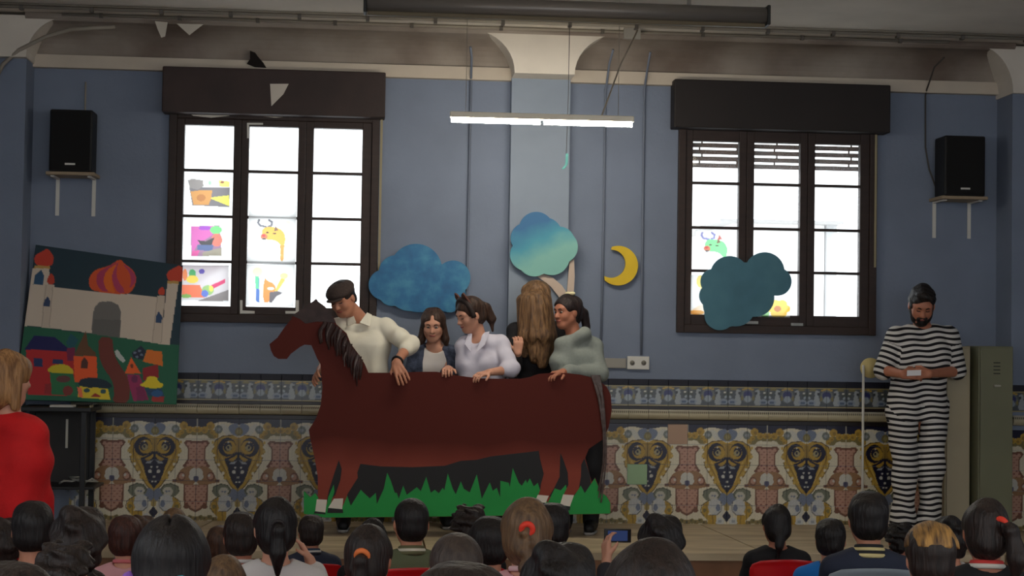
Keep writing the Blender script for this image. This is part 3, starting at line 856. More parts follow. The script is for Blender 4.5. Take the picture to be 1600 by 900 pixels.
# ------------------------------------------------------------------ projection screen case at the ceiling
sy = -1.75
s0, s1 = P(568, 8, sy), P(1201, 22, sy); zs = (s0.z + s1.z) / 2
scr = thing('projector_screen', ((s0.x + s1.x) / 2, sy, zs), 'rolled up projection screen in grey case at the ceiling', 'screen')
tube('screen_case', [(s0.x + .02, sy, zs), (s1.x - .02, sy, zs)], 0.055, M('case_grey', (120, 114, 108), 0.35, metal=0.3), scr, 16)
for a, b in ((s0.x, s0.x + .02), (s1.x - .02, s1.x)): box('end_cap', (a, sy - .06, zs - .065), (b, sy + .06, zs + .06), M('cap_black', (18, 18, 18), 0.5), scr, 0.006)
box('bottom_bar', (s0.x + .025, sy - .02, zs - .075), (s1.x - .025, sy + .02, zs - .05), M('bar_brown', (96, 84, 62), 0.5), scr, 0.004)
for k in (0.2, 0.8):
    x = s0.x + (s1.x - s0.x) * k; box('hanger', (x - .012, sy - .006, zs + .05), (x + .012, sy + .006, CEIL), M('hanger_grey', (110, 106, 100), 0.5), scr)

# ------------------------------------------------------------------ pendant tube lamp
ly = -1.45
la, lb = P(703, 183, ly), P(990, 190, ly)
pl = thing('pendant_lamp', ((la.x + lb.x) / 2, ly, la.z), 'white twin tube lamp hanging before the blue pilaster', 'lamp')
zl = (la.z + lb.z) / 2; tilt = (lb.z - la.z)
m_tube = M_emit('lamp_tube', (255, 246, 228), LAMP_PENDANT)
box('lamp_body', (la.x, ly - .024, zl - .004), (lb.x, ly + .024, zl + .034), M('lamp_white', (226, 218, 200), 0.4), pl, 0.006)
mid = (la.x + lb.x) / 2
for a, b in ((la.x + .01, mid - .012), (mid + .012, lb.x - .01)):
    tube('lamp_tube', [(a, ly, zl - .018), (b, ly, zl - .018)], 0.016, m_tube, pl, 12)
for x in (la.x + .1, lb.x - .1): tube('suspension_wire', [(x, ly, zl + .03), (x, ly, CEIL)], 0.002, m_conduit, pl, 6)
tube('supply_cable', [P(940, 181, ly), P(948, 160, ly + .1), P(970, 100, -1.0), P(996, 48, -0.64)], 0.006, m_conduit, pl, 6)
tag(tube('hanging_thread', [P(890, 38, -0.66), P(888, 150, -0.66), P(884, 262, -0.66)], 0.0025, M('thread_dark', (60, 58, 60), 0.7), None, 6), 'thin dark thread hanging from the ceiling past the lamp', 'thread')
tag(prism('teal_ribbon', [P(a, b, -0.66) for a, b in ((884, 240), (888, 240), (887, 257), (882, 264), (877, 265), (883, 257))], (0, -0.004, 0), M('teal_ribbon', (60, 128, 124), 0.6)), 'teal ribbon end at the foot of the hanging thread', 'ribbon')
# unseen lamps added over the hall to light performers and ceiling
for yy in (-4.4, -8.4, -12.4):
    for xx in (-1.6, 2.6):
        zh = 3.5
        h = thing('added_hall_lamp', (xx, yy, zh), 'added unseen twin tube lamp that lights hall and stage', 'lamp', 'added hall lamps')
        box('lamp_body', (xx - .6, yy - .03, zh), (xx + .6, yy + .03, zh + .035), M('lamp_white', (226, 218, 200), 0.4), h, 0.006)
        for s_ in (-1, 1):
            tube('lamp_tube', [(xx - .58, yy + s_ * .05, zh - .018), (xx + .58, yy + s_ * .05, zh - .018)], 0.016, M_emit('added_hall_tube', (255, 238, 214), LAMP_HALL_ADDED), h, 12)
            tube('suspension_wire', [(xx + s_ * .45, yy, zh + .03), (xx + s_ * .45, yy, CEIL)], 0.002, m_conduit, h, 6)
# ================================================================== painted castle on a cart
m_pt = M_paint('poster_paint', 0.6)
ORG = (214, 84, 40); DTEAL = (26, 52, 64); GRN = (30, 96, 70); BEI = (206, 190, 172)


def paint_castle(x, y):
    p = Paint((x - 20) * 3.396, (y - 375) * 3.396, DTEAL)
    p.poly([(0, 455), (60, 458), (160, 465), (300, 485), (560, 515), (720, 545), (900, 560), (900, 900), (0, 900)], GRN)
    p.poly([(100, 150), (196, 150), (165, 460), (62, 456)], BEI); p.poly([(166, 235), (220, 238), (222, 252), (200, 470), (150, 466)], (198, 182, 164))
    p.poly([(215, 250), (400, 270), (640, 290), (770, 305), (740, 545), (560, 515), (400, 492), (195, 468)], BEI)
    p.poly([(765, 295), (806, 295), (785, 552), (735, 546)], (198, 182, 164)); p.poly([(820, 225), (880, 225), (832, 556), (785, 552)], BEI)
    for l in ([(176, 240), (152, 462)], [(212, 250), (194, 464)], [(768, 300), (740, 540)], [(806, 300), (786, 550)]): p.line(l, 2, (168, 152, 136))
    # domes
    p.poly([(180, 44), (200, 60), (220, 90), (212, 130), (190, 142), (130, 138), (112, 110), (120, 78), (155, 62)], (196, 60, 40), 1); p.put(in_poly(p.x, p.y, [(116, 134), (196, 138), (198, 152), (112, 150)]), (190, 150, 80))
    p.poly([(205, 172), (222, 200), (222, 236), (182, 232), (184, 200)], (190, 62, 40), 1); p.poly([(902, 126), (905, 215), (885, 222), (830, 218), (812, 190), (830, 160)], (200, 66, 44), 1); p.put(in_poly(p.x, p.y, [(820, 216), (882, 218), (882, 234), (820, 230)]), (190, 150, 80))
    p.poly([(795, 245), (808, 270), (806, 292), (770, 290), (770, 268)], (196, 66, 40), 1)
    p.poly([(568, 98), (595, 128), (640, 160), (658, 205), (640, 265), (600, 292), (430, 274), (402, 240), (405, 195), (440, 155), (510, 140)], ORG, 1)
    p.poly([(560, 110), (520, 150), (500, 210), (515, 276), (470, 272), (440, 225), (450, 170), (510, 140)], (176, 56, 92), 1); p.poly([(566, 104), (548, 160), (556, 215), (600, 275), (560, 286), (530, 230), (525, 170)], (178, 58, 96), 1)
    p.poly([(575, 118), (620, 170), (628, 220), (618, 262), (655, 220), (645, 170)], (178, 58, 96), 1); p.poly([(558, 122), (524, 180), (530, 250), (548, 284), (500, 272), (478, 220), (496, 160)], (226, 106, 30), 1)
    # windows and gate
    p.poly([(152, 158), (166, 190), (160, 238), (108, 236), (118, 185)], (40, 78, 110), 0); p.poly([(185, 298), (200, 325), (195, 354), (160, 350), (168, 320)], (44, 62, 96)); p.poly([(774, 378), (794, 408), (788, 442), (756, 438), (760, 405)], (44, 70, 104))
    p.poly([(432, 360), (460, 328), (520, 325), (560, 345), (576, 385), (572, 440), (566, 520), (418, 498), (422, 420)], (112, 108, 104), 0); p.poly([(430, 420), (570, 425), (566, 520), (418, 498)], (100, 98, 94))
    # path
    p.poly([(456, 510), (532, 520), (530, 570), (550, 640), (600, 710), (622, 760), (618, 870), (530, 870), (540, 790), (520, 730), (480, 680), (455, 610)], (112, 50, 40), 1)
    # houses
    p.poly([(70, 578), (290, 590), (325, 570), (330, 830), (80, 820)], (184, 36, 40)); p.poly([(112, 508), (225, 516), (300, 580), (290, 592), (62, 580)], (22, 22, 84)); p.poly([(110, 625), (158, 628), (158, 675), (112, 672)], (30, 50, 96)); p.poly([(212, 632), (266, 636), (266, 660), (212, 658)], (30, 50, 96))
    p.poly([(282, 545), (308, 495), (348, 530), (330, 565), (300, 585)], (26, 84, 96)); p.poly([(285, 575), (330, 570), (330, 640), (290, 640)], (120, 30, 70))
    p.poly([(388, 480), (400, 560), (440, 600), (440, 618), (325, 612), (350, 560)], (104, 70, 44)); p.poly([(322, 614), (444, 618), (450, 740), (400, 760), (328, 755)], (236, 92, 40)); p.poly([(380, 622), (398, 645), (396, 684), (360, 682), (362, 645)], (84, 50, 44))
    p.poly([(196, 700), (320, 708), (345, 830), (205, 820)], (40, 112, 70)); p.poly([(180, 690), (215, 660), (290, 660), (325, 695), (320, 712), (200, 704)], (206, 186, 40), 1); p.ell(268, 738, 38, 18, (104, 60, 60)); p.ell(292, 800, 26, 26, (128, 52, 48)); p.poly([(170, 765), (205, 760), (205, 820), (165, 815)], (150, 40, 44))
    p.poly([(355, 775), (505, 790), (518, 848), (345, 835)], (222, 196, 50)); p.poly([(340, 770), (365, 730), (480, 735), (535, 775), (500, 790), (450, 782), (400, 785)], (24, 44, 58), 1); p.poly([(342, 780), (365, 785), (372, 834), (350, 832)], (240, 120, 80)); p.ell(392, 798, 16, 12, (44, 84, 90)); p.ell(480, 804, 16, 12, (44, 84, 90)); p.poly([(412, 832), (435, 812), (475, 832)], (160, 50, 40))
    p.poly([(540, 590), (556, 582), (598, 638), (584, 652), (550, 620)], (186, 190, 184)); p.poly([(630, 600), (680, 562), (706, 590), (690, 636), (640, 625)], (34, 40, 62))
    for a, b in ((648, 598), (672, 588), (684, 610), (660, 620)): p.ell(a, b, 8, 6, (110, 120, 140))
    p.poly([(628, 622), (680, 708), (594, 710)], (234, 98, 40)); p.poly([(606, 712), (672, 714), (690, 760), (722, 850), (640, 855), (620, 780)], (152, 46, 92)); p.ell(646, 738, 18, 20, (110, 40, 84)); p.ell(632, 668, 8, 12, (120, 60, 40)); p.poly([(655, 780), (690, 775), (715, 850), (660, 852)], (128, 40, 84))
    p.poly([(712, 582), (792, 592), (796, 670), (690, 645)], (220, 116, 40)); p.poly([(690, 680), (770, 660), (775, 730), (690, 745)], (146, 32, 40)); p.poly([(715, 722), (760, 722), (775, 755), (802, 765), (790, 785), (740, 788), (690, 778), (670, 770), (705, 750)], (226, 200, 40), 1); p.poly([(700, 790), (790, 790), (805, 830), (720, 828)], (34, 68, 100)); p.poly([(740, 830), (805, 832), (800, 862), (735, 856)], (160, 50, 48)); p.ell(765, 815, 30, 18, (40, 90, 140))
    return p


ct = [(20 + a / 3.396, 375 + b / 3.396) for a, b in ((122, 25), (902, 135), (868, 872), (8, 845))]
pA = P(150, 628, -0.36); pB = P(150, 392, -0.05)
nrm = Vector((0, (pB.z - pA.z), -(pB.y - pA.y))).normalized()
cas = painted_sheet('painted_board', ct, lambda a, b: PP(a, b, pA, nrm), 210, 200, paint_castle, nrm * 0.012, m_pt)
tag(cas, 'painted castle board with onion domes and village leaning on the wall', 'painting')

# cart below it
ctop = min(PP(a, b, pA, nrm).z for a, b in ((140, 632), (ct[3][0], ct[3][1]), (146, ct[2][1]))) - 0.012
cx0, cx1 = X(30, 640, -0.5), X(146, 640, -0.5)
m_blk = M('black_metal', (20, 20, 22), 0.4)
cart = thing('equipment_cart', ((cx0 + cx1) / 2, -0.38, STAGE), 'black two-shelf equipment cart under the painted castle board', 'cart')
box('top_shelf', (cx0, -0.6, ctop - .03), (cx1, -0.16, ctop), m_blk, cart, 0.004)
zsh = Z(110, 757, -0.4); box('lower_shelf', (cx0 + .02, -0.58, zsh - .02), (cx1 + .03, -0.18, zsh), m_blk, cart, 0.004)
for x in (cx0 + .03, cx1 - .05):
    for y in (-0.57, -0.2): box('leg', (x - .018, y - .018, STAGE), (x + .018, y + .018, ctop - .03), m_blk, cart, 0.003)
box('back_panel', (cx0 + .05, -0.185, zsh), (cx1 - .07, -0.18, ctop - .03), M('panel_dark', (44, 42, 42), 0.6), cart)
for a, b, d, lb in ((78, 115, 0, 'white paper strip lying at the left on the cart top'), (140, 156, 1, 'beige card lying at the right edge of the cart top')):
    y0_ = -0.59; q = [P(a, 630, y0_).x, P(b, 630, y0_).x]
    q[1] = min(q[1], cx1)
    tag(box('paper_strip', (q[0], -0.595, ctop + .0005), (q[1], -0.5, ctop + .014), M('strip_%d' % d, ((190, 188, 180), (140, 134, 112))[d], 0.7)), lb, 'paper')
wl = [(0, 0), (.03, .02), (.06, -.01), (.1, .025), (.13, 0), (.17, .03), (.2, .01), (.16, -.02), (.1, .015), (.05, .035), (.12, .045)]
xw = X(95, 750, -0.4)
tag(tube('cable_bundle', [(xw + a * 1.25, -0.45 - 0.05 * math.sin(i * 2), zsh + .012 + abs(b) * 1.0) for i, (a, b) in enumerate(wl)], 0.007, M('cable_white', (170, 168, 160), 0.6), None, 6), 'tangled pale cables lying on the lower shelf of the cart', 'cable')
tag(box('white_tube', P(102, 700, -0.4), P(107, 655, -0.385), M('strip_0', (190, 188, 180), 0.7)), 'narrow white tube standing in the cart below its top', 'tube')

# ================================================================== clouds, moon
def scallop(lobes, n=720):       # outline of a union of circles around their centre
    c = np.array(lobes, float); cx, cy = c[:, 0].mean(), c[:, 1].mean(); out = []
    for a in np.linspace(0, 2 * math.pi, n, endpoint=False):
        d = np.array((math.cos(a), math.sin(a))); best = 0
        for x, y, r in c:
            v = np.array((x - cx, y - cy)); b = v @ d; q = b * b - (v @ v - r * r)
            if q > 0: best = max(best, b + math.sqrt(q))
        out.append((cx + d[0] * best, cy + d[1] * best))
    return out


def M_cloud(name, c1, c2, c3, scale, grad=None):
    mt = bpy.data.materials.new(name); mt.use_nodes = True; nt = mt.node_tree; b = nt.nodes['Principled BSDF']; b.inputs['Roughness'].default_value = 0.55
    tc = nt.nodes.new('ShaderNodeTexCoord'); n = nt.nodes.new('ShaderNodeTexNoise'); n.inputs['Scale'].default_value = scale; n.inputs['Detail'].default_value = 4
    nt.links.new(tc.outputs['Object'], n.inputs['Vector'])
    rp = nt.nodes.new('ShaderNodeValToRGB'); e = rp.color_ramp.elements; e[0].position = 0.3; e[0].color = (*lin(c1), 1); e[1].position = 0.75; e[1].color = (*lin(c3), 1); k = e.new(0.52); k.color = (*lin(c2), 1)
    if grad:
        g = nt.nodes.new('ShaderNodeTexCoord'); sp = nt.nodes.new('ShaderNodeSeparateXYZ'); nt.links.new(g.outputs['Generated'], sp.inputs[0])
        ad = nt.nodes.new('ShaderNodeMath'); ad.operation = 'MULTIPLY_ADD'; ad.inputs[1].default_value = -0.75; ad.inputs[2].default_value = 0.62; nt.links.new(sp.outputs['Z'], ad.inputs[0])
        a3 = nt.nodes.new('ShaderNodeMath'); a3.operation = 'MULTIPLY_ADD'; a3.inputs[1].default_value = 0.35; nt.links.new(sp.outputs['X'], a3.inputs[0]); nt.links.new(ad.outputs[0], a3.inputs[2])
        a2 = nt.nodes.new('ShaderNodeMath'); a2.operation = 'MULTIPLY_ADD'; a2.inputs[1].default_value = 0.35; nt.links.new(n.outputs['Fac'], a2.inputs[0]); nt.links.new(a3.outputs[0], a2.inputs[2])
        nt.links.new(a2.outputs[0], rp.inputs[0])
    else: nt.links.new(n.outputs['Fac'], rp.inputs[0])
    nt.links.new(rp.outputs[0], b.inputs['Base Color']); return mt


def cutout(name, px, y, th, mat, label, cat):
    return tag(prism(name, [P(a, b, y) for a, b in px], (0, th, 0), mat), label, cat)


cutout('cloud_cutout', scallop([(600, 445, 24), (618, 425, 26), (650, 422, 41), (655, 450, 38), (690, 452, 34), (708, 434, 27), (702, 462, 26), (640, 452, 34), (612, 458, 20), (680, 430, 20), (664, 462, 22)]), -0.06, 0.02,
       M_cloud('cloud_blue', (24, 88, 132), (30, 104, 150), (62, 134, 168), 9), 'wide blue cardboard cloud on the wall behind the performers', 'cloud')
cutout('cloud_cutout', scallop([(838, 358, 27), (822, 372, 24), (822, 398, 25), (835, 406, 26), (862, 402, 28), (878, 386, 25), (874, 378, 24), (852, 366, 26)]), -0.16, 0.02,
       M_cloud('cloud_teal', (24, 96, 144), (58, 142, 164), (122, 178, 168), 5, True), 'round teal cardboard cloud on the pilaster above the performers', 'cloud')
cutout('cloud_cutout', scallop([(1140, 430, 30), (1115, 440, 20), (1112, 462, 19), (1125, 492, 24), (1135, 475, 36), (1165, 450, 40), (1195, 425, 31), (1215, 440, 22), (1180, 465, 30), (1150, 480, 30)]), -0.062, 0.02,
       M_cloud('cloud_dark', (56, 104, 122), (62, 112, 130), (70, 120, 136), 6), 'dark teal cardboard cloud hanging before the right window', 'cloud')
mo = []
for k in range(33):
    a = math.radians(-108 + 241 * k / 32) ; mo.append((966 + 31 * math.cos(a), 415 + 31 * math.sin(a)))
for k in range(25):
    a = math.radians(118 - 208 * k / 24); mo.append((955 + 22.5 * math.cos(a), 412 + 22 * math.sin(a)))
cutout('moon_cutout', mo, -0.05, 0.02, M('moon_yellow', (222, 186, 36), 0.6, var=0.06, vscale=8), 'yellow cardboard crescent moon on the wall', 'moon')
# beige card strip arching under the pilaster cloud
arch = [(838, 431), (848, 429), (862, 434), (875, 444), (885, 457), (889, 470), (889, 405), (897, 402), (899, 430), (897, 462), (893, 478), (880, 478), (872, 462), (860, 448), (848, 439)]
cutout('card_strip', [(838, 431), (849, 428), (864, 434), (878, 446), (886, 458), (888, 430), (890, 408), (897, 405), (898, 432), (896, 466), (892, 482), (884, 484), (872, 462), (860, 447), (848, 438)], -0.13, 0.015,
       M('beige_card', (196, 176, 160), 0.7), 'beige curved card strip below the pilaster cloud', 'card')

# ================================================================== horse board
HY = -0.96


def HA(a, b): return (410 + a / 5.625, 455 + b / 5.625)
def HB(a, b): return (470 + a / 3.2, 570 + b / 3.2)


hA = [HA(*q) for q in ((473, 65), (490, 90), (540, 130), (600, 190), (635, 250), (650, 290), (740, 370), (775, 460), (850, 560), (900, 640), (930, 715))]
hB = [HB(*q) for q in ((340, 40), (460, 40), (600, 35), (680, 35), (760, 50), (830, 60), (900, 68), (1000, 70), (1100, 70), (1145, 62), (1190, 46), (1260, 40), (1340, 42), (1400, 50), (1480, 70), (1530, 110), (1550, 150), (1555, 230), (1540, 310), (1515, 370), (1440, 420), (1422, 465), (1445, 550), (1455, 590), (1472, 566), (1500, 635), (1528, 655), (1548, 690), (1548, 745), (900, 757), (640, 760), (120, 765), (15, 745), (15, 630), (48, 662), (72, 640), (85, 655), (85, 560), (70, 470), (45, 360), (40, 325), (75, 270), (100, 200), (108, 110))]
hC = [HA(*q) for q in ((510, 640), (480, 590), (460, 540), (430, 475), (370, 470), (330, 490), (250, 550), (215, 595), (140, 595), (100, 570), (75, 520), (62, 465), (130, 410), (200, 310), (250, 250), (270, 210), (440, 95))]
hb = P(710, 806, HY)
horse = thing('horse_board', (hb.x, HY, hb.z), 'large brown horse cutout on grass held up by the performers', 'cutout')
m_horse = bpy.data.materials.new('horse_paint'); m_horse.use_nodes = True; nt = m_horse.node_tree; b_ = nt.nodes['Principled BSDF']; b_.inputs['Roughness'].default_value = 0.7; b_.inputs['Specular IOR Level'].default_value = 0.12
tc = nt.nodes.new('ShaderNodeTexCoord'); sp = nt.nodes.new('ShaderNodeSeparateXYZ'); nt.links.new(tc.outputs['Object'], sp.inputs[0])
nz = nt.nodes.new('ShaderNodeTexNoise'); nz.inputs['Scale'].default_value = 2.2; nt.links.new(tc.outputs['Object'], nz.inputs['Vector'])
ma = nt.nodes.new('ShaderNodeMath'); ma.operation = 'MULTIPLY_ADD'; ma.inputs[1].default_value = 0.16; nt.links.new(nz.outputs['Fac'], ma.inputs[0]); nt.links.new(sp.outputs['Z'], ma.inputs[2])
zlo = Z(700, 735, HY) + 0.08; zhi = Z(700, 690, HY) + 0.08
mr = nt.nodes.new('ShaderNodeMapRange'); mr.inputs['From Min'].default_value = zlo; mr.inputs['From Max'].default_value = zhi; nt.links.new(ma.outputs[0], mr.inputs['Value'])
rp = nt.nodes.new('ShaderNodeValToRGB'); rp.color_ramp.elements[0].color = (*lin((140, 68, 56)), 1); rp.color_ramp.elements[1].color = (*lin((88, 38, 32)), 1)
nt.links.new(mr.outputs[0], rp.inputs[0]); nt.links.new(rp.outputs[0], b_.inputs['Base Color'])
m_grass = M('grass_paint', (34, 150, 70), 0.7, var=0.05, vscale=6); m_bk = M('black_paint', (26, 24, 26), 0.6); m_hoof = M('hoof_paint', (222, 214, 202), 0.6)


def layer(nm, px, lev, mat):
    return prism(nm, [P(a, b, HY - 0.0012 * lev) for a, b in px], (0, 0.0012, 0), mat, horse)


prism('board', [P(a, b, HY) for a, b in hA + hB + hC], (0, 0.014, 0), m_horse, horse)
bl = lambda l: [HB(*q) for q in l]
layer('black_area', bl([(295, 495), (400, 508), (560, 512), (720, 505), (800, 480), (880, 475), (950, 458), (1190, 430), (1196, 470), (1215, 545), (1200, 600), (1190, 700), (240, 710), (232, 650), (262, 590), (285, 565), (282, 535)]), 1, m_bk)  # black background paint of the board between the legs
layer('black_area', bl([(190, 476), (204, 520), (200, 570), (172, 650), (135, 690), (130, 680), (140, 630), (165, 550)]), 1, m_bk)
layer('black_area', bl([(1298, 440), (1320, 490), (1335, 540), (1338, 600), (1315, 660), (1240, 660), (1270, 610), (1293, 560)]), 1, m_bk)
layer('black_area', bl([(1418, 468), (1446, 552), (1452, 600), (1430, 680), (1360, 660), (1390, 620), (1400, 560), (1402, 500)]), 1, m_bk)
gr = [(15, 745), (15, 630), (48, 662), (72, 640), (85, 660), (95, 690), (130, 700), (138, 660), (165, 598), (168, 635), (150, 690), (205, 720), (232, 655), (250, 705), (300, 625), (315, 640), (345, 668), (375, 640), (380, 697), (415, 620), (432, 540), (450, 580), (470, 640), (480, 640), (490, 670), (512, 603), (530, 650), (580, 612), (600, 632), (627, 560), (650, 640), (670, 625), (690, 642), (710, 615), (718, 628), (735, 543), (760, 620), (775, 648), (800, 583), (815, 620), (845, 638), (880, 548), (905, 670), (945, 588), (960, 630), (980, 615), (997, 663), (998, 580), (1040, 590), (1045, 612), (1060, 516), (1090, 590), (1105, 605), (1125, 575), (1132, 592), (1145, 568), (1165, 608), (1185, 590), (1200, 640), (1235, 690), (1270, 618), (1300, 628), (1325, 600), (1335, 640), (1345, 690), (1400, 604), (1420, 642), (1470, 567), (1500, 637), (1528, 657), (1547, 690), (1547, 744), (900, 756), (640, 759), (120, 764)]
layer('grass', bl(gr), 2, m_grass)
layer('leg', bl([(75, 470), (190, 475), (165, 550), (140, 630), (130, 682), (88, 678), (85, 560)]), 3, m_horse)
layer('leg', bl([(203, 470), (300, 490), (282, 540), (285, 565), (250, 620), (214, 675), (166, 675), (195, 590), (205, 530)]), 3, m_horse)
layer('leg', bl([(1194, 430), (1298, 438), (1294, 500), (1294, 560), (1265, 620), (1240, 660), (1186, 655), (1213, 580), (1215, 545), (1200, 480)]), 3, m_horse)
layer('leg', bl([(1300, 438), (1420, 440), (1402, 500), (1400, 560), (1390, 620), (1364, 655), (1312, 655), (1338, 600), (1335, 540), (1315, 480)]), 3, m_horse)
for l in ([(80, 672), (131, 675), (123, 738), (72, 732)], [(165, 670), (212, 668), (207, 722), (137, 715)], [(1185, 650), (1240, 655), (1225, 690), (1170, 685)], [(1312, 648), (1366, 652), (1346, 708), (1296, 700)]): layer('hoof', bl(l), 4, m_hoof)
for l in ([(70, 733), (123, 739), (123, 748), (65, 743)], [(137, 716), (210, 722), (212, 741), (132, 741)], [(1170, 686), (1226, 691), (1222, 700), (1164, 695)], [(1295, 702), (1348, 708), (1345, 728), (1283, 722)]): layer('hoof_sole', bl(l), 4, m_bk)
# mane and tail of plastic strips
m_mane = M('mane_plastic', (62, 42, 38), 0.45, c2=(42, 26, 24), vscale=20, spec=0.25); m_tail = M('tail_plastic', (104, 90, 86), 0.4, c2=(62, 46, 42), vscale=25)
al = lambda l: [HA(*q) for q in l]
layer('forelock', al([(260, 215), (440, 92), (472, 66), (490, 90), (545, 130), (605, 190), (640, 280), (560, 270), (470, 268), (380, 285), (330, 245)]), 1.5, m_mane)


def strip(nm, pts, w0, w1, mat, lev):
    pts = np.array(pts, float); n = 9; t = np.linspace(0, 1, n); k = len(pts) - 1
    c = np.stack([np.interp(t * k, np.arange(k + 1), pts[:, i]) for i in (0, 1)], 1)
    c = np.array([c[max(0, i - 1):i + 2].mean(0) if 0 < i < n - 1 else c[i] for i in range(n)])
    V = []; Fc = []
    for i in range(n):
        d = c[min(i + 1, n - 1)] - c[max(i - 1, 0)]; d /= np.linalg.norm(d) + 1e-9; s_ = np.array((-d[1], d[0])); w_ = w0 + (w1 - w0) * t[i]
        bul = 0.006 + 0.010 * math.sin(math.pi * t[i]) + lev * 0.0006
        for q, dy in ((-1, 0), (0, -0.003), (1, 0)):
            e = c[i] + s_ * w_ * q; V.append(P(e[0], e[1], HY - 0.004 - bul + dy))
        for q in (-1, 1): e = c[i] + s_ * w_ * q; V.append(P(e[0], e[1], HY - 0.003 - bul + .002))
    for i in range(n - 1):
        a = i * 5; b = a + 5; Fc += [(a, a + 1, b + 1, b), (a + 1, a + 2, b + 2, b + 1), (a + 2, a + 4, b + 4, b + 2), (a + 4, a + 3, b + 3, b + 4), (a + 3, a, b, b + 3)]
    return obj(nm, mesh_np(nm, V, Fc, True), mat, horse)


sp0 = np.array([(560, 270), (640, 285), (740, 370), (775, 460), (850, 560), (900, 650)], float)
for k in range(30):
    t = k / 29 * 4.6; i = int(t); a = sp0[i] * (1 - t + i) + sp0[min(i + 1, 5)] * (t - i)
    ln = random.uniform(150, 240); a = a - np.array((random.uniform(4, 26), 0)); dx = random.uniform(-95, -20) if k < 22 else random.uniform(-60, 0)
    mid = a + np.array((dx * 0.7 + random.uniform(-12, 12), ln * 0.5)); e = a + np.array((dx * .6, ln)); e[1] = min(e[1], 850)
    strip('mane_strand', [HA(*a), HA(*mid), HA(*e)], random.uniform(2.2, 4.2), random.uniform(.6, 1.4), m_mane if k % 5 else m_tail, k % 7)
for k in range(7):
    o_ = random.uniform(-6, 6)
    strip('tail_strand', [HB(1455 + k * 6, 52), HB(1492 + k * 4 + o_, 130), HB(1512 + o_, 260), HB(1525 + o_ * .6, 400), HB(1518 + o_ * 1.5, 540), HB(1494 + o_ * 1.4, random.uniform(610, 690))], 2.0, 1.0, m_tail, k)

# ================================================================== lockers, disc stand at the right
def locker(nm, px0, px1, py0, yf, col, label, deep=0.42):
    x0, x1 = X(px0, 680, yf), X(px1, 680, yf); zt_ = Z((px0 + px1) / 2, py0, yf)
    o = thing(nm, ((x0 + x1) / 2, yf, STAGE), label, 'locker', 'metal lockers')
    mt = M('locker_%d' % px0, col, 0.45, var=0.06, vscale=3)
    box('body', (x0, yf + .02, STAGE), (x1, min(yf + deep, -0.32 if x1 > XR else -0.06), zt_), mt, o, 0.004)
    dd = box('door', (x0 + .008, yf, STAGE + .04), (x1 - .008, yf + .0195, zt_ - .012), mt, o, 0.003)
    return o, x0, x1, zt_, dd, mt


o, x0, x1, zt_, dd, mt = locker('locker', 1478, 1517, 541, -0.50, (168, 156, 130), 'narrow cream metal locker just behind the striped man', 0.46)
o, x0, x1, zt_, dd, mt = locker('locker', 1530, 1584, 541, -0.62, (112, 112, 88), 'olive green metal locker in the right corner', 0.28)
zh = Z(1552, 602, -0.62); box('handle', (x0 + .1, -0.64, zh - .012), (x1 - .1, -0.6205, zh + .004), M('handle_steel', (180, 176, 160), 0.3, metal=0.5), dd, 0.003)
for k in range(4): box('vent_slot', (x0 + .1, -0.6215, zt_ - .12 - k * .025), (x1 - .1, -0.6202, zt_ - .112 - k * .025), M('slot_dark', (50, 50, 40), 0.6), dd)
sc_ = P(1360, 575, -0.3)
ds = thing('disc_stand', (sc_.x, -0.3, STAGE), 'cream round disc on a thin white pole beside the striped man', 'stand')
tube('disc', [sc_ + Vector((0, -.012, 0)), sc_ + Vector((0, .012, 0))], 0.072, M('disc_cream', (206, 188, 130), 0.6), ds, 28)
pp = P(1349, 590, -0.315); tube('pole', [(pp.x, -0.315, STAGE + .01), (pp.x, -0.315, sc_.z + .02)], 0.009, m_white, ds, 10)
tube('foot', [(pp.x, -0.315, STAGE), (pp.x, -0.315, STAGE + .015)], 0.09, m_white, ds, 24)
# ================================================================== people
def frame(f, roll=0.0):          # head frame: columns = person's left, forward, up
    f = Vector(f).normalized(); up = Vector((0, 0, 1)); l = up.cross(f).normalized(); u = f.cross(l)
    l2 = l * math.cos(roll) + u * math.sin(roll); u2 = u * math.cos(roll) - l * math.sin(roll)
    return np.array([[l2.x, f.x, u2.x], [l2.y, f.y, u2.y], [l2.z, f.z, u2.z]])


class Head:
    def __init__(s, c, f, H, roll=0.0): s.c = A3(c); s.R = frame(f, roll); s.H = H
    def __call__(s, x, y, z): return s.c + s.R @ (np.array((x, y, z)) * s.H)
    def e(s, c, r, k=0.05, op=1): return ello(s(*c), np.array(r) * s.H, s.R, k * s.H, op)
    def co(s, a, b, ra, rb, k=0.05, op=1): return cone(s(*a), s(*b), ra * s.H, rb * s.H, k * s.H, op)


def head_prims(h):
    p = [h.e((0, -.06, .14), (.335, .42, .36), .05), h.e((0, .10, -.10), (.275, .28, .37), .10), h.e((0, .20, -.36), (.13, .12, .11), .12)]
    for s in (-1, 1):
        p += [h.co((s * .21, .0, -.18), (s * .07, .22, -.38), .10, .09, .10), h.e((s * .15, .24, -.10), (.10, .09, .10), .10)]
    p += [h.e((0, .30, .12), (.22, .07, .06), .10)]
    for s in (-1, 1): p += [h.e((s * .125, .385, .03), (.075, .05, .05), .04, -1)]
    p += [h.co((0, .355, .03), (0, .435, -.11), .032, .052, .04)]
    for s in (-1, 1): p += [h.e((s * .045, .395, -.125), (.035, .04, .03), .03), h.e((s * .335, -.03, -.03), (.035, .085, .12), .03)]
    p += [h.e((0, .345, -.225), (.09, .045, .022), .03), h.e((0, .335, -.265), (.08, .045, .025), .03)]
    return p


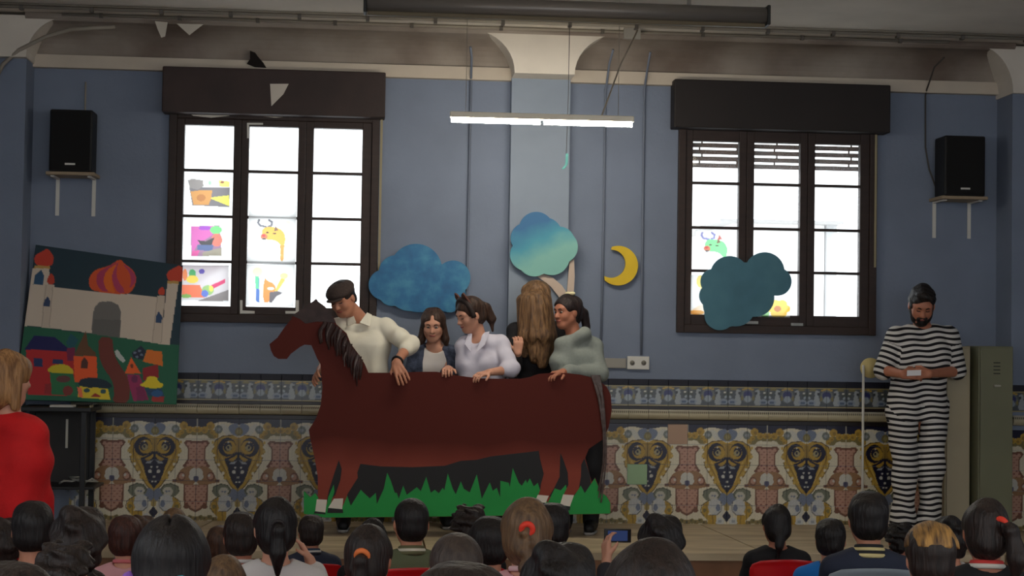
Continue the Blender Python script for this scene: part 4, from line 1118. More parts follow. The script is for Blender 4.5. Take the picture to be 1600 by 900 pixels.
def face(h, root, browc, lipc=(150, 72, 66), eyes_open=True, beard=None):
    mb_ = M('brow_%d_%d_%d' % browc, browc, 0.7); ml = M('lip_%d_%d_%d' % lipc, lipc, 0.5)
    for s in (-1, 1):
        if eyes_open:
            e = ellip('eye', h(s * .125, .325, .03), np.array((.05, .03, .03)) * h.H, M('eye_white', (196, 188, 180), 0.3), root, h.R)
            ellip('iris', h(s * .125, .350, .027), np.array((.022, .012, .022)) * h.H, M('eye_dark', (30, 22, 20), 0.2), e, h.R, 8)
        bm = bmesh.new(); add_tube(bm, [Vector(h(s * a, y, z)) for a, y, z in ((.075, .358, .015), (.125, .362, .008), (.175, .33, .012))], .012 * h.H, 6)
        obj('eyelash', bm_mesh('eyelash', bm, True), M('lash', (30, 22, 20), 0.6), root)
        bm = bmesh.new(); add_tube(bm, [Vector(h(s * a, y, z)) for a, y, z in ((.06, .385, .10), (.12, .378, .125), (.19, .325, .105))], .018 * h.H, 6)
        obj('eyebrow', bm_mesh('eyebrow', bm, True), mb_, root)
    bm = bmesh.new(); add_tube(bm, [Vector(h(a, y, z)) for a, y, z in ((-.085, .345, -.235), (-.04, .385, -.245), (0, .392, -.247), (.04, .385, -.245), (.085, .345, -.235))], .02 * h.H, 6)
    obj('mouth', bm_mesh('mouth', bm, True), ml, root)


def hand(w, d, n, curl=0.35, spread=1.0, thumb=1, s=1.0):
    """w wrist, d direction, n back-of-hand normal; fingers curl towards -n"""
    w = A3(w); d = A3(d); d /= np.linalg.norm(d); n = A3(n); n = n - d * (n @ d); n /= np.linalg.norm(n); sd = np.cross(d, n)
    p = []
    for o in (-.024, 0, .024): p.append(cone(w + sd * o * .7 * s, w + d * .078 * s + sd * o * 1.15 * s, .015 * s, .0135 * s, .012))
    for o, L in ((-.031, .060), (-.0105, .072), (.0105, .077), (.031, .068)):
        a = w + d * .082 * s + sd * o * spread * s; ang = curl * .7; r = .0088 * s
        for j, f in enumerate((.45, .32, .23)):
            v = d * math.cos(ang) - n * math.sin(ang) + sd * o * 1.2; b = a + v * L * f * s
            p.append(cone(a, b, r, r * .93, .004)); a = b; ang += curl; r *= .93
    a = w + d * .022 * s + sd * .026 * thumb * s; v = d * .62 + sd * thumb * .65 - n * .35; b = a + v * .042 * s; p.append(cone(a, b, .0125 * s, .0105 * s, .010))
    v2 = d * .8 + sd * thumb * .2 - n * .5; p.append(cone(b, b + v2 * .034 * s, .0105 * s, .0085 * s, .004))
    return p


def torso_prims(J, w, dpt, add=0.0, female=False):
    """two side columns from shoulders to hips plus pelvis"""
    n, hp = A3(J['neck']), A3(J['hip']); sa, sb = A3(J['sa']), A3(J['sb'])
    ax = (sb - sa); ax /= np.linalg.norm(ax)
    ch = n + (hp - n) * .32; wa = n + (hp - n) * .68; fr = np.cross(ax, np.array((0, 0, 1.0))); fr *= -1 if fr[1] > 0 else 1
    p = []; o_ = max(.03, w / 2 - dpt)
    for s in (-1, 1):
        top = n + (hp - n) * .13 + ax * s * o_ * .95; c = ch + ax * s * o_; wv = wa + ax * s * o_ * (.62 if female else .86); h = hp + ax * s * o_ * .95
        p += [cone(top, c, dpt * .66 + add, dpt * .98 + add, .03), cone(c, wv, dpt * .98 + add, dpt * .86 + add, .03), cone(wv, h, dpt * .86 + add, dpt * .98 + add, .03)]
    p += [cone(ch, wa, dpt + add, dpt * .88 + add, .03)]
    for s, q in ((-1, sa), (1, sb)): p += [cone(n + (hp - n) * .045, q, .040 + add, .047 + add, .03)]
    return p


def limbs(J, add=0.0, fat=1.0, what='al'):
    p = []
    if 'a' in what:
        for k in 'ab':
            p += chain([J['s' + k], J['e' + k]], [.050 * fat + add, .041 * fat + add], .012)
    if 'f' in what:
        for k in 'ab': p += chain([J['e' + k], J['w' + k]], [.041 * fat + add, .027 * fat + add], .02)
    if 'l' in what:
        for k in 'ab':
            p += chain([J['h' + k], J['k' + k], J['an' + k]], [.085 * fat + add, .058 * fat + add, .040 * fat + add], .03)
    return p


def feet_prims(J, add=0.0):
    p = []
    for k in 'ab':
        a = A3(J['an' + k]); t = a + A3(J['toe']); gz = STAGE
        p += [cone((a[0], a[1], gz + .045), (t[0], t[1], gz + .032), .042 + add, .03 + add, .03), cone(a, (a[0], a[1] , gz + .05), .04 + add, .042 + add, .02)]
    return p


def legs_default(J, base, gz, spread=.1, toe=(0, -.15, 0)):
    hp = A3(J['hip'])
    for s, k in ((-1, 'a'), (1, 'b')):
        J['h' + k] = hp + np.array((s * .085, 0, -.03)); J['an' + k] = np.array((base[0] + s * spread, base[1], gz + .085))
        J['k' + k] = (J['h' + k] * .5 + J['an' + k] * .5) + np.array((0, -.02, .0))
    J['toe'] = toe


SKIN1 = M('skin_light', (206, 150, 124), 0.5, var=0.04, vscale=12); SKIN2 = M('skin_tan', (190, 130, 102), 0.5, var=0.04, vscale=12); SKIN3 = M('skin_warm', (178, 116, 90), 0.5, var=0.04, vscale=12)


def hairmat(n, c, c2): return M(n, c, 0.5, c2=c2, vscale=14, stretch=(5, 5, 0.6), bump=0.7, bscale=22, spec=0.35)


def make_person(label, base, J, h, skin, height_scale=1.0, hands=(), w=.30, dpt=.085, female=False, h_=0.0055, group=None):
    root = thing('person', base, label, 'person', group)
    pr = torso_prims(J, w, dpt, 0, female) + limbs(J, 0, 1.0 if not female else .86, 'afl') + feet_prims(J) + head_prims(h)
    pr += [cone(h(0, -.10, -.22), J['neck'], .225 * h.H, .058 if not female else .05, .03)]
    for q in hands: pr += q
    obj('body', sdf_mesh('body', pr, h_), skin, root)
    return root


def garment(nm, prims, mat, root, h_=0.008, noise=.004, nf=26, attr=None, seed=1, nst=(1, 1, 1)):
    return obj(nm, sdf_mesh(nm, prims, h_, noise, nf, attr, seed, nst), mat, root)


def trousers(J, w, dpt, root, mat, add=.016, hem=None, attr=None):
    hp = A3(J['hip']); pr = limbs(J, add, 1.0, 'l') + [cone(hp + (-w * .3, 0, .02), hp + (w * .3, 0, .02), dpt + add, dpt + add, .05)]
    pr += [cut((0, 0, hp[2] + .07), (0, 0, 1))]
    return garment('trousers', pr, mat, root, .009, .003, 24, attr)


def shoes(J, root, mat):
    for k in 'ab':
        a = A3(J['an' + k]); t = a + A3(J['toe']); gz = STAGE
        up = [cone((a[0], a[1], gz + .058), (t[0], t[1], gz + .045), .05, .037, .03), cut((0, 0, gz + .018), (0, 0, -1)), cut((0, 0, gz + .1), (0, 0, 1))]
        o = obj('shoe', sdf_mesh('shoe', up, .007), mat, root)
        so_ = [cone((a[0], a[1], gz + .03), (t[0], t[1], gz + .025), .05, .04, .03), cut((0, 0, gz + .022), (0, 0, 1)), cut((0, 0, gz + .001), (0, 0, -1))]
        obj('sole', sdf_mesh('sole', so_, .007), M('sole_grey', (150, 148, 146), 0.6), o)


V3 = lambda *a: np.array(a, float)


def Jp(**kw):                    # joints from pixels and planes
    return {k: A3(P(*v)) for k, v in kw.items()}


def cap_hair(h, grow=.03, cutface=(.47, -.12, .40, .40, .44), back=-.30, ears=True):
    """scalp hair: a shell around the skull, open at the face and above the nape"""
    p = [h.e((0, -.075, .15), (.345 + grow, .435 + grow, .37 + grow), .04), h.e((0, -.16, -.06), (.31 + grow, .33 + grow, .34), .05)]
    y, z, a, b, c = cutface
    p += [h.e((0, y, z), (a, b, c), .03, -1)]
    if ears:
        for s in (-1, 1): p += [h.e((s * .38, .04, -.10), (.12, .15, .17), .03, -1)]
    p += [cut(h(0, 0, back), -h.R[:, 2])]
    return p


PGRP = 'performers on the stage'
# ---------------------------------------------------------------- man in flat cap and white shirt
yb = -0.56
J = Jp(neck=(562, 500, yb), sa=(529, 513, yb), sb=(600, 511, yb), ea=(516, 560, yb - .02), eb=(640, 538, -.70), wa=(501, 577, -.84), wb=(619, 567, -.93), hip=(566, 622, yb + .02))
bs = P(566, 600, yb); bs = Vector((bs.x, yb, STAGE)); legs_default(J, bs, STAGE, .11)
h = Head(P(535, 467, yb - .09), (-.42, -.78, -.46), .235, .12)
hands = [hand(J['wb'], A3(P(630, 592, -1.0)) - J['wb'], (0, -1, .35), .18, 1.1, 1, 1.05), hand(J['wa'], A3(P(490, 590, -.95)) - J['wa'], (-.7, -.2, .3), .42, 1.1, 1, 1.05)]
p1 = make_person('man in dark flat cap and white shirt behind the horse neck', bs, J, h, SKIN2, hands=hands, w=.37, dpt=.10, group=PGRP)
face(h, p1, (40, 28, 24), eyes_open=False)
m_wshirt = M('white_shirt', (232, 226, 208), 0.75, bump=0.25, bscale=14)
sh = torso_prims(J, .38, .102, .014) + limbs(J, .017, 1.05, 'a')
sh += [cone(J['eb'], A3(J['eb']) * .72 + A3(J['wb']) * .28, .062, .056, .02), cone(J['ea'], A3(J['ea']) * .6 + A3(J['wa']) * .4, .062, .055, .02)]
sh += [ello(J['neck'] + V3(-.015, -.03, .045), (.062, .075, .07), None, .01, -1), cut((0, 0, J['hip'][2] - .05), (0, 0, -1))]
garment('shirt', sh, m_wshirt, p1, .0075, .006, 46, seed=3, nst=(1.2, 1, .6))
nk = A3(J['neck'])
for s in (-1, 1): prism('collar', [Vector(nk + V3(*q)) for q in ((s * .012 - .01, -.105, -.02), (s * .075 - .005, -.085, -.045), (s * .082, -.03, .035), (s * .05, -.05, .05))], (0, -.006, .002), m_wshirt, p1)
bm = bmesh.new(); d_ = A3(J['wb']) - A3(J['eb']); d_ /= np.linalg.norm(d_); c_ = A3(J['wb']) - d_ * .025; u_ = np.cross(d_, (0, 1, 0)); u_ /= np.linalg.norm(u_); v_ = np.cross(d_, u_)
add_tube(bm, [Vector(c_ + (u_ * math.cos(a) + v_ * math.sin(a)) * .033) for a in np.linspace(0, 2 * math.pi, 18, endpoint=False)], .009, 8, True)
obj('bracelet', bm_mesh('bracelet', bm, True), M('bracelet_black', (24, 20, 20), 0.5), p1)
trousers(J, .36, .11, p1, M('trouser_black', (26, 26, 30), 0.8)); shoes(J, p1, M('shoe_black', (18, 18, 20), 0.6))
hr = obj('hair', sdf_mesh('hair', cap_hair(h, .012, back=-.22), .006, .003, 70), hairmat('hair_dark', (38, 28, 24), (22, 16, 14)), p1)
mcap = M('cap_tweed', (66, 54, 50), 0.9, var=0.2, vscale=90, bump=0.3, bscale=200)
cp = [h.e((0, -.05, .27), (.40, .48, .24), .05), h.e((0, .12, .24), (.36, .36, .17), .06), cut(h(0, .1, .135), -h.R @ V3(0, .10, 1))]
fc = obj('flat_cap', sdf_mesh('flat_cap', cp, .006), mcap, p1)
obj('cap_peak', sdf_mesh('cap_peak', [h.e((0, .40, .16), (.27, .20, .035), .03)], .0055), mcap, fc)

# ---------------------------------------------------------------- woman in blue cardigan
yb = -0.34
J = Jp(neck=(679, 541, yb), sa=(650, 553, yb), sb=(708, 553, yb), ea=(643, 600, yb - .02), eb=(697, 594, -.50), wa=(648, 640, yb - .12), wb=(700, 576, -.86), hip=(681, 645, yb + .02))
bs = Vector((P(681, 640, yb).x, yb, STAGE)); legs_default(J, bs, STAGE, .09)
h = Head(P(677, 508, yb - .06), (-.12, -.94, -.28), .222, .0)
hands = [hand(J['wb'], A3(P(698, 578, -.99)) - J['wb'], (-.1, -.3, 1), .62, 1, -1, .9), hand(J['wa'], (0, -.2, -1), (-1, 0, 0), .3, 1, -1, .9)]
p2 = make_person('woman in white top and blue cardigan second from the horse head', bs, J, h, SKIN1, hands=hands, w=.31, dpt=.082, female=True, group=PGRP)
face(h, p2, (60, 40, 32), (158, 70, 70))
tp = torso_prims(J, .32, .086, .008, True) + [ello(J['neck'] + V3(0, -.05, .03), (.075, .075, .075), None, .01, -1), cut((0, 0, J['hip'][2] - .05), (0, 0, -1))]
garment('top', tp, M('white_top', (226, 218, 212), 0.8, bump=.15, bscale=20), p2, .0075, .002, 30)
cg = torso_prims(J, .33, .088, .018, True) + limbs(J, .013, .95, 'a') + [cone(J['ea'], A3(J['ea']) * .2 + A3(J['wa']) * .8, .058, .045, .02), cone(J['eb'], A3(J['eb']) * .25 + A3(J['wb']) * .75, .058, .045, .02)]
cg += [cone(J['neck'] + V3(-.01, -.10, .08), J['hip'] + V3(-.01, -.13, -.15), .075, .100, .01, -1), ello(J['neck'] + V3(0, -.03, .05), (.075, .085, .08), None, .01, -1), cut((0, 0, J['hip'][2] - .1), (0, 0, -1))]
garment('cardigan', cg, M('cardigan_knit', (88, 96, 118), 0.9, c2=(40, 46, 62), vscale=26, bump=.4, bscale=120), p2, .0075, .004, 34)
trousers(J, .29, .09, p2, M('jeans_dark', (34, 38, 54), 0.8)); shoes(J, p2, M('shoe_black', (18, 18, 20), 0.6))
hrp = [h.e((0, -.08, .15), (.385, .47, .405), .04), h.e((0, -.2, -.15), (.37, .32, .4), .08), h.e((0, .47, -.17), (.30, .40, .44), .04, -1), h.e((0, .55, .30), (.05, .3, .2), .03, -1)]
for s in (-1, 1): hrp += [h.co((s * .31, -.02, .0), (s * .36, .02, -.45), .10, .12, .06), h.co((s * .36, .02, -.45), (s * .40, .06, -.62), .12, .06, .06)]
m_hb = hairmat('hair_brown', (78, 54, 42), (40, 26, 20))
obj('hair', sdf_mesh('hair', hrp, .006, .004, 60, nstretch=(1.5, 1.5, .3)), m_hb, p2)

# ---------------------------------------------------------------- woman with cat ears
yb = -0.66
J = Jp(neck=(748, 527, yb), sa=(725, 541, yb), sb=(783, 538, yb - .03), ea=(733, 592, yb - .02), eb=(799, 577, -.79), wa=(738, 640, yb - .02), wb=(764, 582, -.91), hip=(757, 648, yb + .03))
bs = Vector((P(757, 640, yb).x, yb + .03, STAGE)); legs_default(J, bs, STAGE, .09)
h = Head(P(734, 493, yb - .04), (-.83, -.44, -.34), .226, .0)
hands = [hand(J['wb'], A3(P(738, 588, -.985)) - J['wb'], (-.1, -.25, 1), .5, 1, -1, .92), hand(J['wa'], (0, -.2, -1), (-1, 0, 0), .3, 1, -1, .9)]
p3 = make_person('woman with brown cat ears and pale lilac shirt looking down', bs, J, h, SKIN1, hands=hands, w=.31, dpt=.084, female=True, group=PGRP)
face(h, p3, (50, 34, 28), (140, 66, 66), eyes_open=False)
ellip('painted_nose', h(0, .445, -.12), np.array((.045, .03, .035)) * h.H, M('face_paint_black', (26, 20, 20), 0.6), p3, h.R)
for s in (-1, 1):
    for z_ in (-.10, -.15): tube('painted_whisker', [Vector(h(s * .10, .355, -.15)), Vector(h(s * .17, .30, z_ - .01)), Vector(h(s * .24, .21, z_))], .006 * h.H, M('face_paint_black', (26, 20, 20), 0.6), p3, 5)
m_lil = M('lilac_shirt', (206, 202, 216), 0.75, bump=0.3, bscale=14)
sh = torso_prims(J, .33, .088, .012, True) + limbs(J, .014, .95, 'a') + [cone(J['eb'], A3(J['eb']) * .72 + A3(J['wb']) * .28, .058, .052, .02), cone(J['ea'], A3(J['ea']) * .4 + A3(J['wa']) * .6, .056, .05, .02)]
sh += [cone(J['neck'] + V3(-.03, -.06, .05), J['neck'] + V3(-.05, -.13, -.13), .062, .02, .01, -1), cut((0, 0, J['hip'][2] - .08), (0, 0, -1))]
garment('shirt', sh, m_lil, p3, .0075, .005, 46, seed=5)
nk = A3(J['neck'])
for s, q in ((-1, ((-.06, -.11, -.10), (-.10, -.09, -.05), (-.075, -.04, .03), (-.05, -.07, .02))), (1, ((-.035, -.125, -.12), (.035, -.115, -.05), (.07, -.05, .04), (.03, -.085, .03)))): prism('collar', [Vector(nk + V3(*a)) for a in q], (0, -.007, .002), m_lil, p3)
trousers(J, .30, .09, p3, M('trouser_black', (26, 26, 30), 0.8)); shoes(J, p3, M('shoe_black', (18, 18, 20), 0.6))
hrp = cap_hair(h, .035, (.50, -.16, .42, .42, .46), -.28, True) + [h.co((0, -.44, .22), (0, -.62, .05), .12, .15, .06), h.co((0, -.62, .05), (.02, -.66, -.35), .15, .13, .06), h.co((.02, -.66, -.35), (.03, -.60, -.68), .13, .05, .05)]
m_hd = hairmat('hair_dark_brown', (70, 48, 36), (34, 22, 17))
hp_ = sdf_mesh('hair', [q for q in hrp if q[0] != 'p'], .006, .005, 55, nstretch=(1.5, 1.5, .4)); hr = obj('hair', hp_, m_hd, p3)
mband = M('ear_band', (40, 28, 26), 0.7)
bandp = [Vector(h(.385 * math.sin(a), .10 + .02 * math.cos(a), .06 + .49 * math.cos(a))) for a in np.linspace(-1.75, 1.75, 22)]
bm = bmesh.new(); add_tube(bm, bandp, .085 * h.H, 8); hbnd = obj('headband', bm_mesh('headband', bm, True), mband, p3)
for s in (-1, 1):
    bm = bmesh.new(); pts = [h(s * .04, .12, .50), h(s * .34, .08, .40), h(s * .31, .14, .62), h(s * .24, .16, .76), h(s * .12, .16, .70)]; add_prism(bm, [Vector(q) for q in pts], Vector(h.R @ V3(0, -.05 * h.H, 0)))
    obj('cat_ear', bm_mesh('cat_ear', bm), M('ear_brown', (92, 54, 44), 0.8), hbnd)

# ---------------------------------------------------------------- woman with long hair in black
yb = -0.36
J = Jp(neck=(841, 502, yb), sa=(806, 517, yb - .02), sb=(872, 517, yb + .02), ea=(802, 575, -.46), eb=(870, 580, -.33), wa=(809, 552, -.56), wb=(862, 612, -.38), hip=(841, 642, yb + .02))
bs = Vector((P(841, 640, yb).x, yb + .02, STAGE)); legs_default(J, bs, STAGE, .09)
h = Head(P(834, 466, yb - .02), (-.93, .32, -.12), .228, .0)
hands = [hand(J['wa'], (.02, -.05, .55), (.3, -1, .1), .75, 1, -1, .92), hand(J['wb'], (-.4, -.6, -.5), (0, -.3, 1), .5, 1, -1, .9)]
p4 = make_person('woman in black turned away with very long light brown hair', bs, J, h, SKIN1, hands=hands, w=.31, dpt=.085, female=True, group=PGRP)
face(h, p4, (90, 64, 46))
m_blkc = M('black_cloth', (26, 24, 27), 0.85, bump=.3, bscale=16)
sh = torso_prims(J, .33, .088, .012, True) + limbs(J, .014, .95, 'a') + [cone(J['ea'], A3(J['ea']) * .3 + A3(J['wa']) * .7, .054, .044, .02), cone(J['eb'], A3(J['eb']) * .2 + A3(J['wb']) * .8, .054, .044, .02)]
sh += [ello(J['neck'] + V3(0, -.02, .05), (.07, .075, .06), None, .01, -1), cut((0, 0, J['hip'][2] - .12), (0, 0, -1))]
garment('sweater', sh, m_blkc, p4, .0075, .005, 30)
trousers(J, .30, .09, p4, M('trouser_black', (26, 26, 30), 0.8)); shoes(J, p4, M('shoe_black', (18, 18, 20), 0.6))
hc = A3(h.c)
hrp = [h.e((0, -.09, .15), (.385, .46, .40), .04), h.e((0, .50, -.18), (.40, .36, .48), .04, -1)]
ht = A3(P(836, 470, yb - .06))
for px, py, dx, r0_, r1_, yy in ((818, 470, 2, .050, .028, -.10), (829, 470, 4, .058, .034, -.135), (841, 468, 4, .058, .036, -.135), (852, 470, 6, .05, .03, -.10), (846, 480, 5, .05, .02, -.14)):
    a = A3(P(px, py, yb + yy + .02)); b_ = A3(P(px + dx, 525, yb + yy - .02)); c_ = A3(P(px + dx * 1.6 - 2, 572 - abs(px - 842) * .7, yb + yy))
    hrp += chain([a, b_, c_], [r0_, .046, r1_ * .7], .03)
m_hl = hairmat('hair_light_brown', (138, 104, 70), (70, 48, 32))
obj('hair', sdf_mesh('hair', hrp, .006, .0035, 80, nstretch=(1.8, 1.8, .12)), m_hl, p4)

# ---------------------------------------------------------------- woman in grey hoodie
yb = -0.66
J = Jp(neck=(897, 527, yb), sa=(881, 543, yb - .03), sb=(927, 541, yb + .03), ea=(886, 587, -.74), eb=(936, 583, -.70), wa=(862, 590, -.86), wb=(880, 581, -.90), hip=(906, 646, yb + .03))
bs = Vector((P(906, 640, yb).x, yb + .03, STAGE)); legs_default(J, bs, STAGE, .09, (-.03, -.15, 0))
h = Head(P(886, 488, yb - .02), (-.82, -.56, -.08), .226, .0)
hands = [hand(J['wb'], A3(P(856, 586, -.985)) - J['wb'], (-.1, -.25, 1), .5, 1, -1, .92), hand(J['wa'], A3(P(848, 596, -.90)) - J['wa'], (0, -.2, 1), .5, 1, -1, .9)]
p5 = make_person('smiling woman in grey hoodie with dark ponytail and cream bow', bs, J, h, SKIN3, hands=hands, w=.31, dpt=.084, female=True, group=PGRP)
face(h, p5, (36, 24, 22), (160, 80, 76))
m_hood = M('grey_hoodie', (138, 144, 138), 0.9, var=.06, vscale=60, bump=.3, bscale=18)
sh = torso_prims(J, .33, .088, .016, True) + limbs(J, .019, .95, 'a') + [cone(J['eb'], A3(J['eb']) * .15 + A3(J['wb']) * .85, .062, .048, .02), cone(J['ea'], A3(J['ea']) * .3 + A3(J['wa']) * .7, .055, .045, .02)]
sh += [cone(J['neck'] + V3(.0, .05, .03), J['neck'] + V3(.085, .05, -.04), .05, .055, .04), cone(J['neck'] + V3(-.05, -.06, -.03), J['neck'] + V3(.06, -.04, .02), .035, .05, .03), ello(J['neck'] + V3(-.02, -.02, .06), (.06, .065, .06), None, .01, -1), cut((0, 0, J['hip'][2] - .1), (0, 0, -1))]
garment('hoodie', sh, m_hood, p5, .0075, .006, 44, seed=8)
trousers(J, .29, .09, p5, M('trouser_black', (26, 26, 30), 0.8)); shoes(J, p5, M('shoe_black', (18, 18, 20), 0.6))
hrp = [q for q in cap_hair(h, .03, (.50, -.16, .42, .42, .47), -.28, True) if q[0] != 'p'] + [h.co((0, -.48, .18), (0, -.66, -.05), .10, .14, .05), h.co((0, -.66, -.05), (.0, -.72, -.5), .14, .12, .05), h.co((0, -.72, -.5), (.0, -.70, -.85), .12, .04, .05)]
m_hk = hairmat('hair_near_black', (44, 28, 26), (22, 14, 14))
hr = obj('hair', sdf_mesh('hair', hrp, .006, .004, 60, nstretch=(1.5, 1.5, .4)), m_hk, p5)
bw = M('bow_cream', (224, 212, 170), 0.6)
for s in (-1, 1): ellip('hair_bow', h(s * .09, -.16, .56), np.array((.13, .07, .06)) * h.H, bw, hr, h.R)

# ---------------------------------------------------------------- man in striped costume
yb = -0.62
J = Jp(neck=(1441, 511, yb), sa=(1400, 526, yb), sb=(1482, 526, yb), ea=(1380, 578, yb - .02), eb=(1496, 580, yb - .02), wa=(1411, 585, -.86), wb=(1452, 584, -.86), hip=(1434, 640, yb + .02))
bs = Vector((P(1433, 640, yb).x, yb, STAGE)); legs_default(J, bs, STAGE, .095)
h = Head(P(1440, 478, yb - .06), (-.16, -.86, -.50), .248, -.04)
hands = [hand(J['wa'], (1, -.12, .05), (-.1, -1, .4), .55, 1, -1, 1.0), hand(J['wb'], (-1, -.12, .05), (.1, -1, .4), .55, 1, 1, 1.0)]
p6 = make_person('bearded man in black and white striped costume reading a paper', bs, J, h, SKIN3, hands=hands, w=.38, dpt=.10, group=PGRP)
face(h, p6, (30, 22, 20), (120, 62, 56), eyes_open=False)
PER = .0395


def st_shirt(V):
    z = V[:, 2] + .012 * np.sin(V[:, 0] * 9 + .4) + .006 * np.sin(V[:, 0] * 31 + V[:, 2] * 9)
    out = z.copy()
    for k, sg in (('a', -1), ('b', 1)):
        s_, e_ = A3(J['s' + k]), A3(J['e' + k]); d = e_ - s_; L = np.linalg.norm(d); d = d / L; t = (V - s_) @ d; dist = np.linalg.norm(V - s_ - t[:, None] * d, axis=1)
        m_ = (t > .07) & (dist < .095) & (sg * (V[:, 0] - s_[0]) > -.01); out[m_] = s_[2] - t[m_] * 1.0
    return out


def st_tr(V): return (V[:, 2] + .010 * np.sin(V[:, 0] * 14) + .012 * np.clip((STAGE + .5 - V[:, 2]) * 1.2, 0, 1) * np.sin(V[:, 0] * 45 + V[:, 2] * 18))


J6 = J
m_str = M_stripe('striped_cotton', (28, 26, 30), (206, 202, 198), PER, duty=.46)
sh = torso_prims(J, .40, .105, .016) + limbs(J, .024, 1.1, 'a') + [cone(J['hip'] + V3(s_ * .075, 0, .06), J['hip'] + V3(s_ * .085, 0, -.14), .122, .130, .04) for s_ in (-1, 1)]
sh += [ello(J['neck'] + V3(0, -.03, .055), (.085, .10, .065), None, .01, -1), cut((0, 0, Z(1430, 660, yb - .1)), (0, 0, -1))]
for k in 'ab':
    d = A3(J['e' + k]) - A3(J['s' + k]); d /= np.linalg.norm(d)
garment('striped_shirt', sh, m_str, p6, .0075, .005, 22, st_shirt, seed=4)
J['ha'] = J['ha'] + V3(-.03, 0, 0); J['hb'] = J['hb'] + V3(.03, 0, 0)
tr = [cone(J['hip'] + V3(-.10, 0, .03), J['hip'] + V3(.10, 0, .03),   .108, .108, .04)]
for k in 'ab':
    an = A3(J['an' + k]) * V3(1, 1, 0) + V3(0, 0, STAGE + .095); tr += chain([J['h' + k], J['k' + k], an], [.108, .086, .080], .02)
tr += [cut((0, 0, J['hip'][2] + .08), (0, 0, 1)), cut((0, 0, STAGE + .012), (0, 0, -1))]
garment('striped_trousers', tr, m_str, p6, .0075, .008, 22, st_tr, seed=6)
shoes(J, p6, M('shoe_black', (18, 18, 20), 0.6))
hrp = cap_hair(h, .022, (.46, -.12, .46, .40, .45), -.20, True) + [h.e((.03, .14, .44), (.27, .26, .14), .08), h.e((.07, .28, .42), (.20, .14, .10), .06), h.e((0, -.14, .42), (.29, .28, .12), .08)]
obj('hair', sdf_mesh('hair', hrp, .006, .005, 75), hairmat('hair_black', (34, 26, 24), (16, 12, 12)), p6)
bd = [h.e((0, .20, -.37), (.19, .19, .17), .05)] + [h.co((s * .27, .0, -.08), (s * .17, .18, -.32), .085, .115, .05) for s in (-1, 1)] + [h.co((-.10, .36, -.21), (.10, .36, -.21), .035, .035, .03), h.co((-.11, .35, -.20), (-.10, .33, -.30), .035, .05, .03), h.co((.11, .35, -.20), (.10, .33, -.30), .035, .05, .03), h.e((0, .42, -.245), (.065, .10, .022), .01, -1), h.e((0, .44, -.03), (.20, .16, .13), .03, -1)]
obj('beard', sdf_mesh('beard', bd, .005, .002, 90), hairmat('hair_black', (34, 26, 24), (16, 12, 12)), p6)
np_ = P(1428, 583, -.90)
tag(prism('paper_note', [np_ + Vector(q) for q in ((-.05, 0, -.02), (.045, -.01, -.015), (.05, .0, .022), (-.045, .01, .018))], (0, -.003, 0), M('note_paper', (214, 212, 214), 0.8)), 'small white paper held by the striped man', 'paper')
# ================================================================== woman in red at the left
yw = P(12, 600, 0).y
wc = PD(14, 560, 7.4); yb = wc.y; gz0 = 0.0
def W(px, py, dy=0.0): return A3(P(px, py, yb + dy))
J = dict(neck=W(16, 652), sa=W(-26, 682, .05), sb=W(50, 682, -.05), ea=W(-40, 770, .05), eb=W(60, 775, .02), wa=W(-20, 850, .1), wb=W(72, 850, .12), hip=W(14, 855))
bs = Vector((J['hip'][0], yb, 0)); STG = STAGE; STAGE = 0.0; legs_default(J, bs, 0, .09, (.08, .12, 0))
h = Head(W(14, 592), (.72, .66, -.06), .228, 0)
hands = [hand(J['wa'], (0, .2, -1), (-1, 0, 0), .3, 1, -1, .92), hand(J['wb'], (.1, .2, -1), (1, 0, 0), .3, 1, 1, .92)]
pw = make_person('woman with shoulder length blond hair and red sweater standing at left', bs, J, h, SKIN1, hands=hands, w=.34, dpt=.095, female=True)
face(h, pw, (110, 84, 60))
sh = torso_prims(J, .36, .098, .020, True) + limbs(J, .020, 1.0, 'a') + [cone(J[a], A3(J[a]) * .1 + A3(J[b]) * .9, .06, .045, .02) for a, b in (('ea', 'wa'), ('eb', 'wb'))]
sh += [ello(J['neck'] + V3(0, .02, .06), (.065, .07, .06), None, .01, -1), cut((0, 0, J['hip'][2] - .1), (0, 0, -1))]
garment('red_sweater', sh, M('red_knit', (200, 24, 26), 0.85, var=.08, vscale=10, bump=.25, bscale=120), pw, .008, .005, 24)
trousers(J, .33, .1, pw, M('trouser_black', (26, 26, 30), 0.8)); shoes(J, pw, M('shoe_black', (18, 18, 20), 0.6))
hrp = [h.e((0, -.08, .16), (.40, .49, .42), .04), h.e((0, -.22, -.18), (.40, .34, .46), .08), h.e((0, .52, -.16), (.34, .40, .46), .04, -1), h.co((.3, -.05, 0), (.34, -.02, -.55), .12, .10, .06), h.co((-.3, -.05, 0), (-.34, -.02, -.55), .12, .10, .06), h.co((0, -.40, -.1), (0, -.34, -.62), .18, .12, .06)]
obj('hair', sdf_mesh('hair', hrp, .0065, .005, 55, nstretch=(1.5, 1.5, .3)), hairmat('hair_blond', (170, 124, 78), (112, 76, 44)), pw)
STAGE = STG; J_WOMAN = (bs.x, bs.y)

# ================================================================== audience of seated children
KH = .205                         # head height
hk = Head((0, .02, .925), (0, 1, -.04), KH)


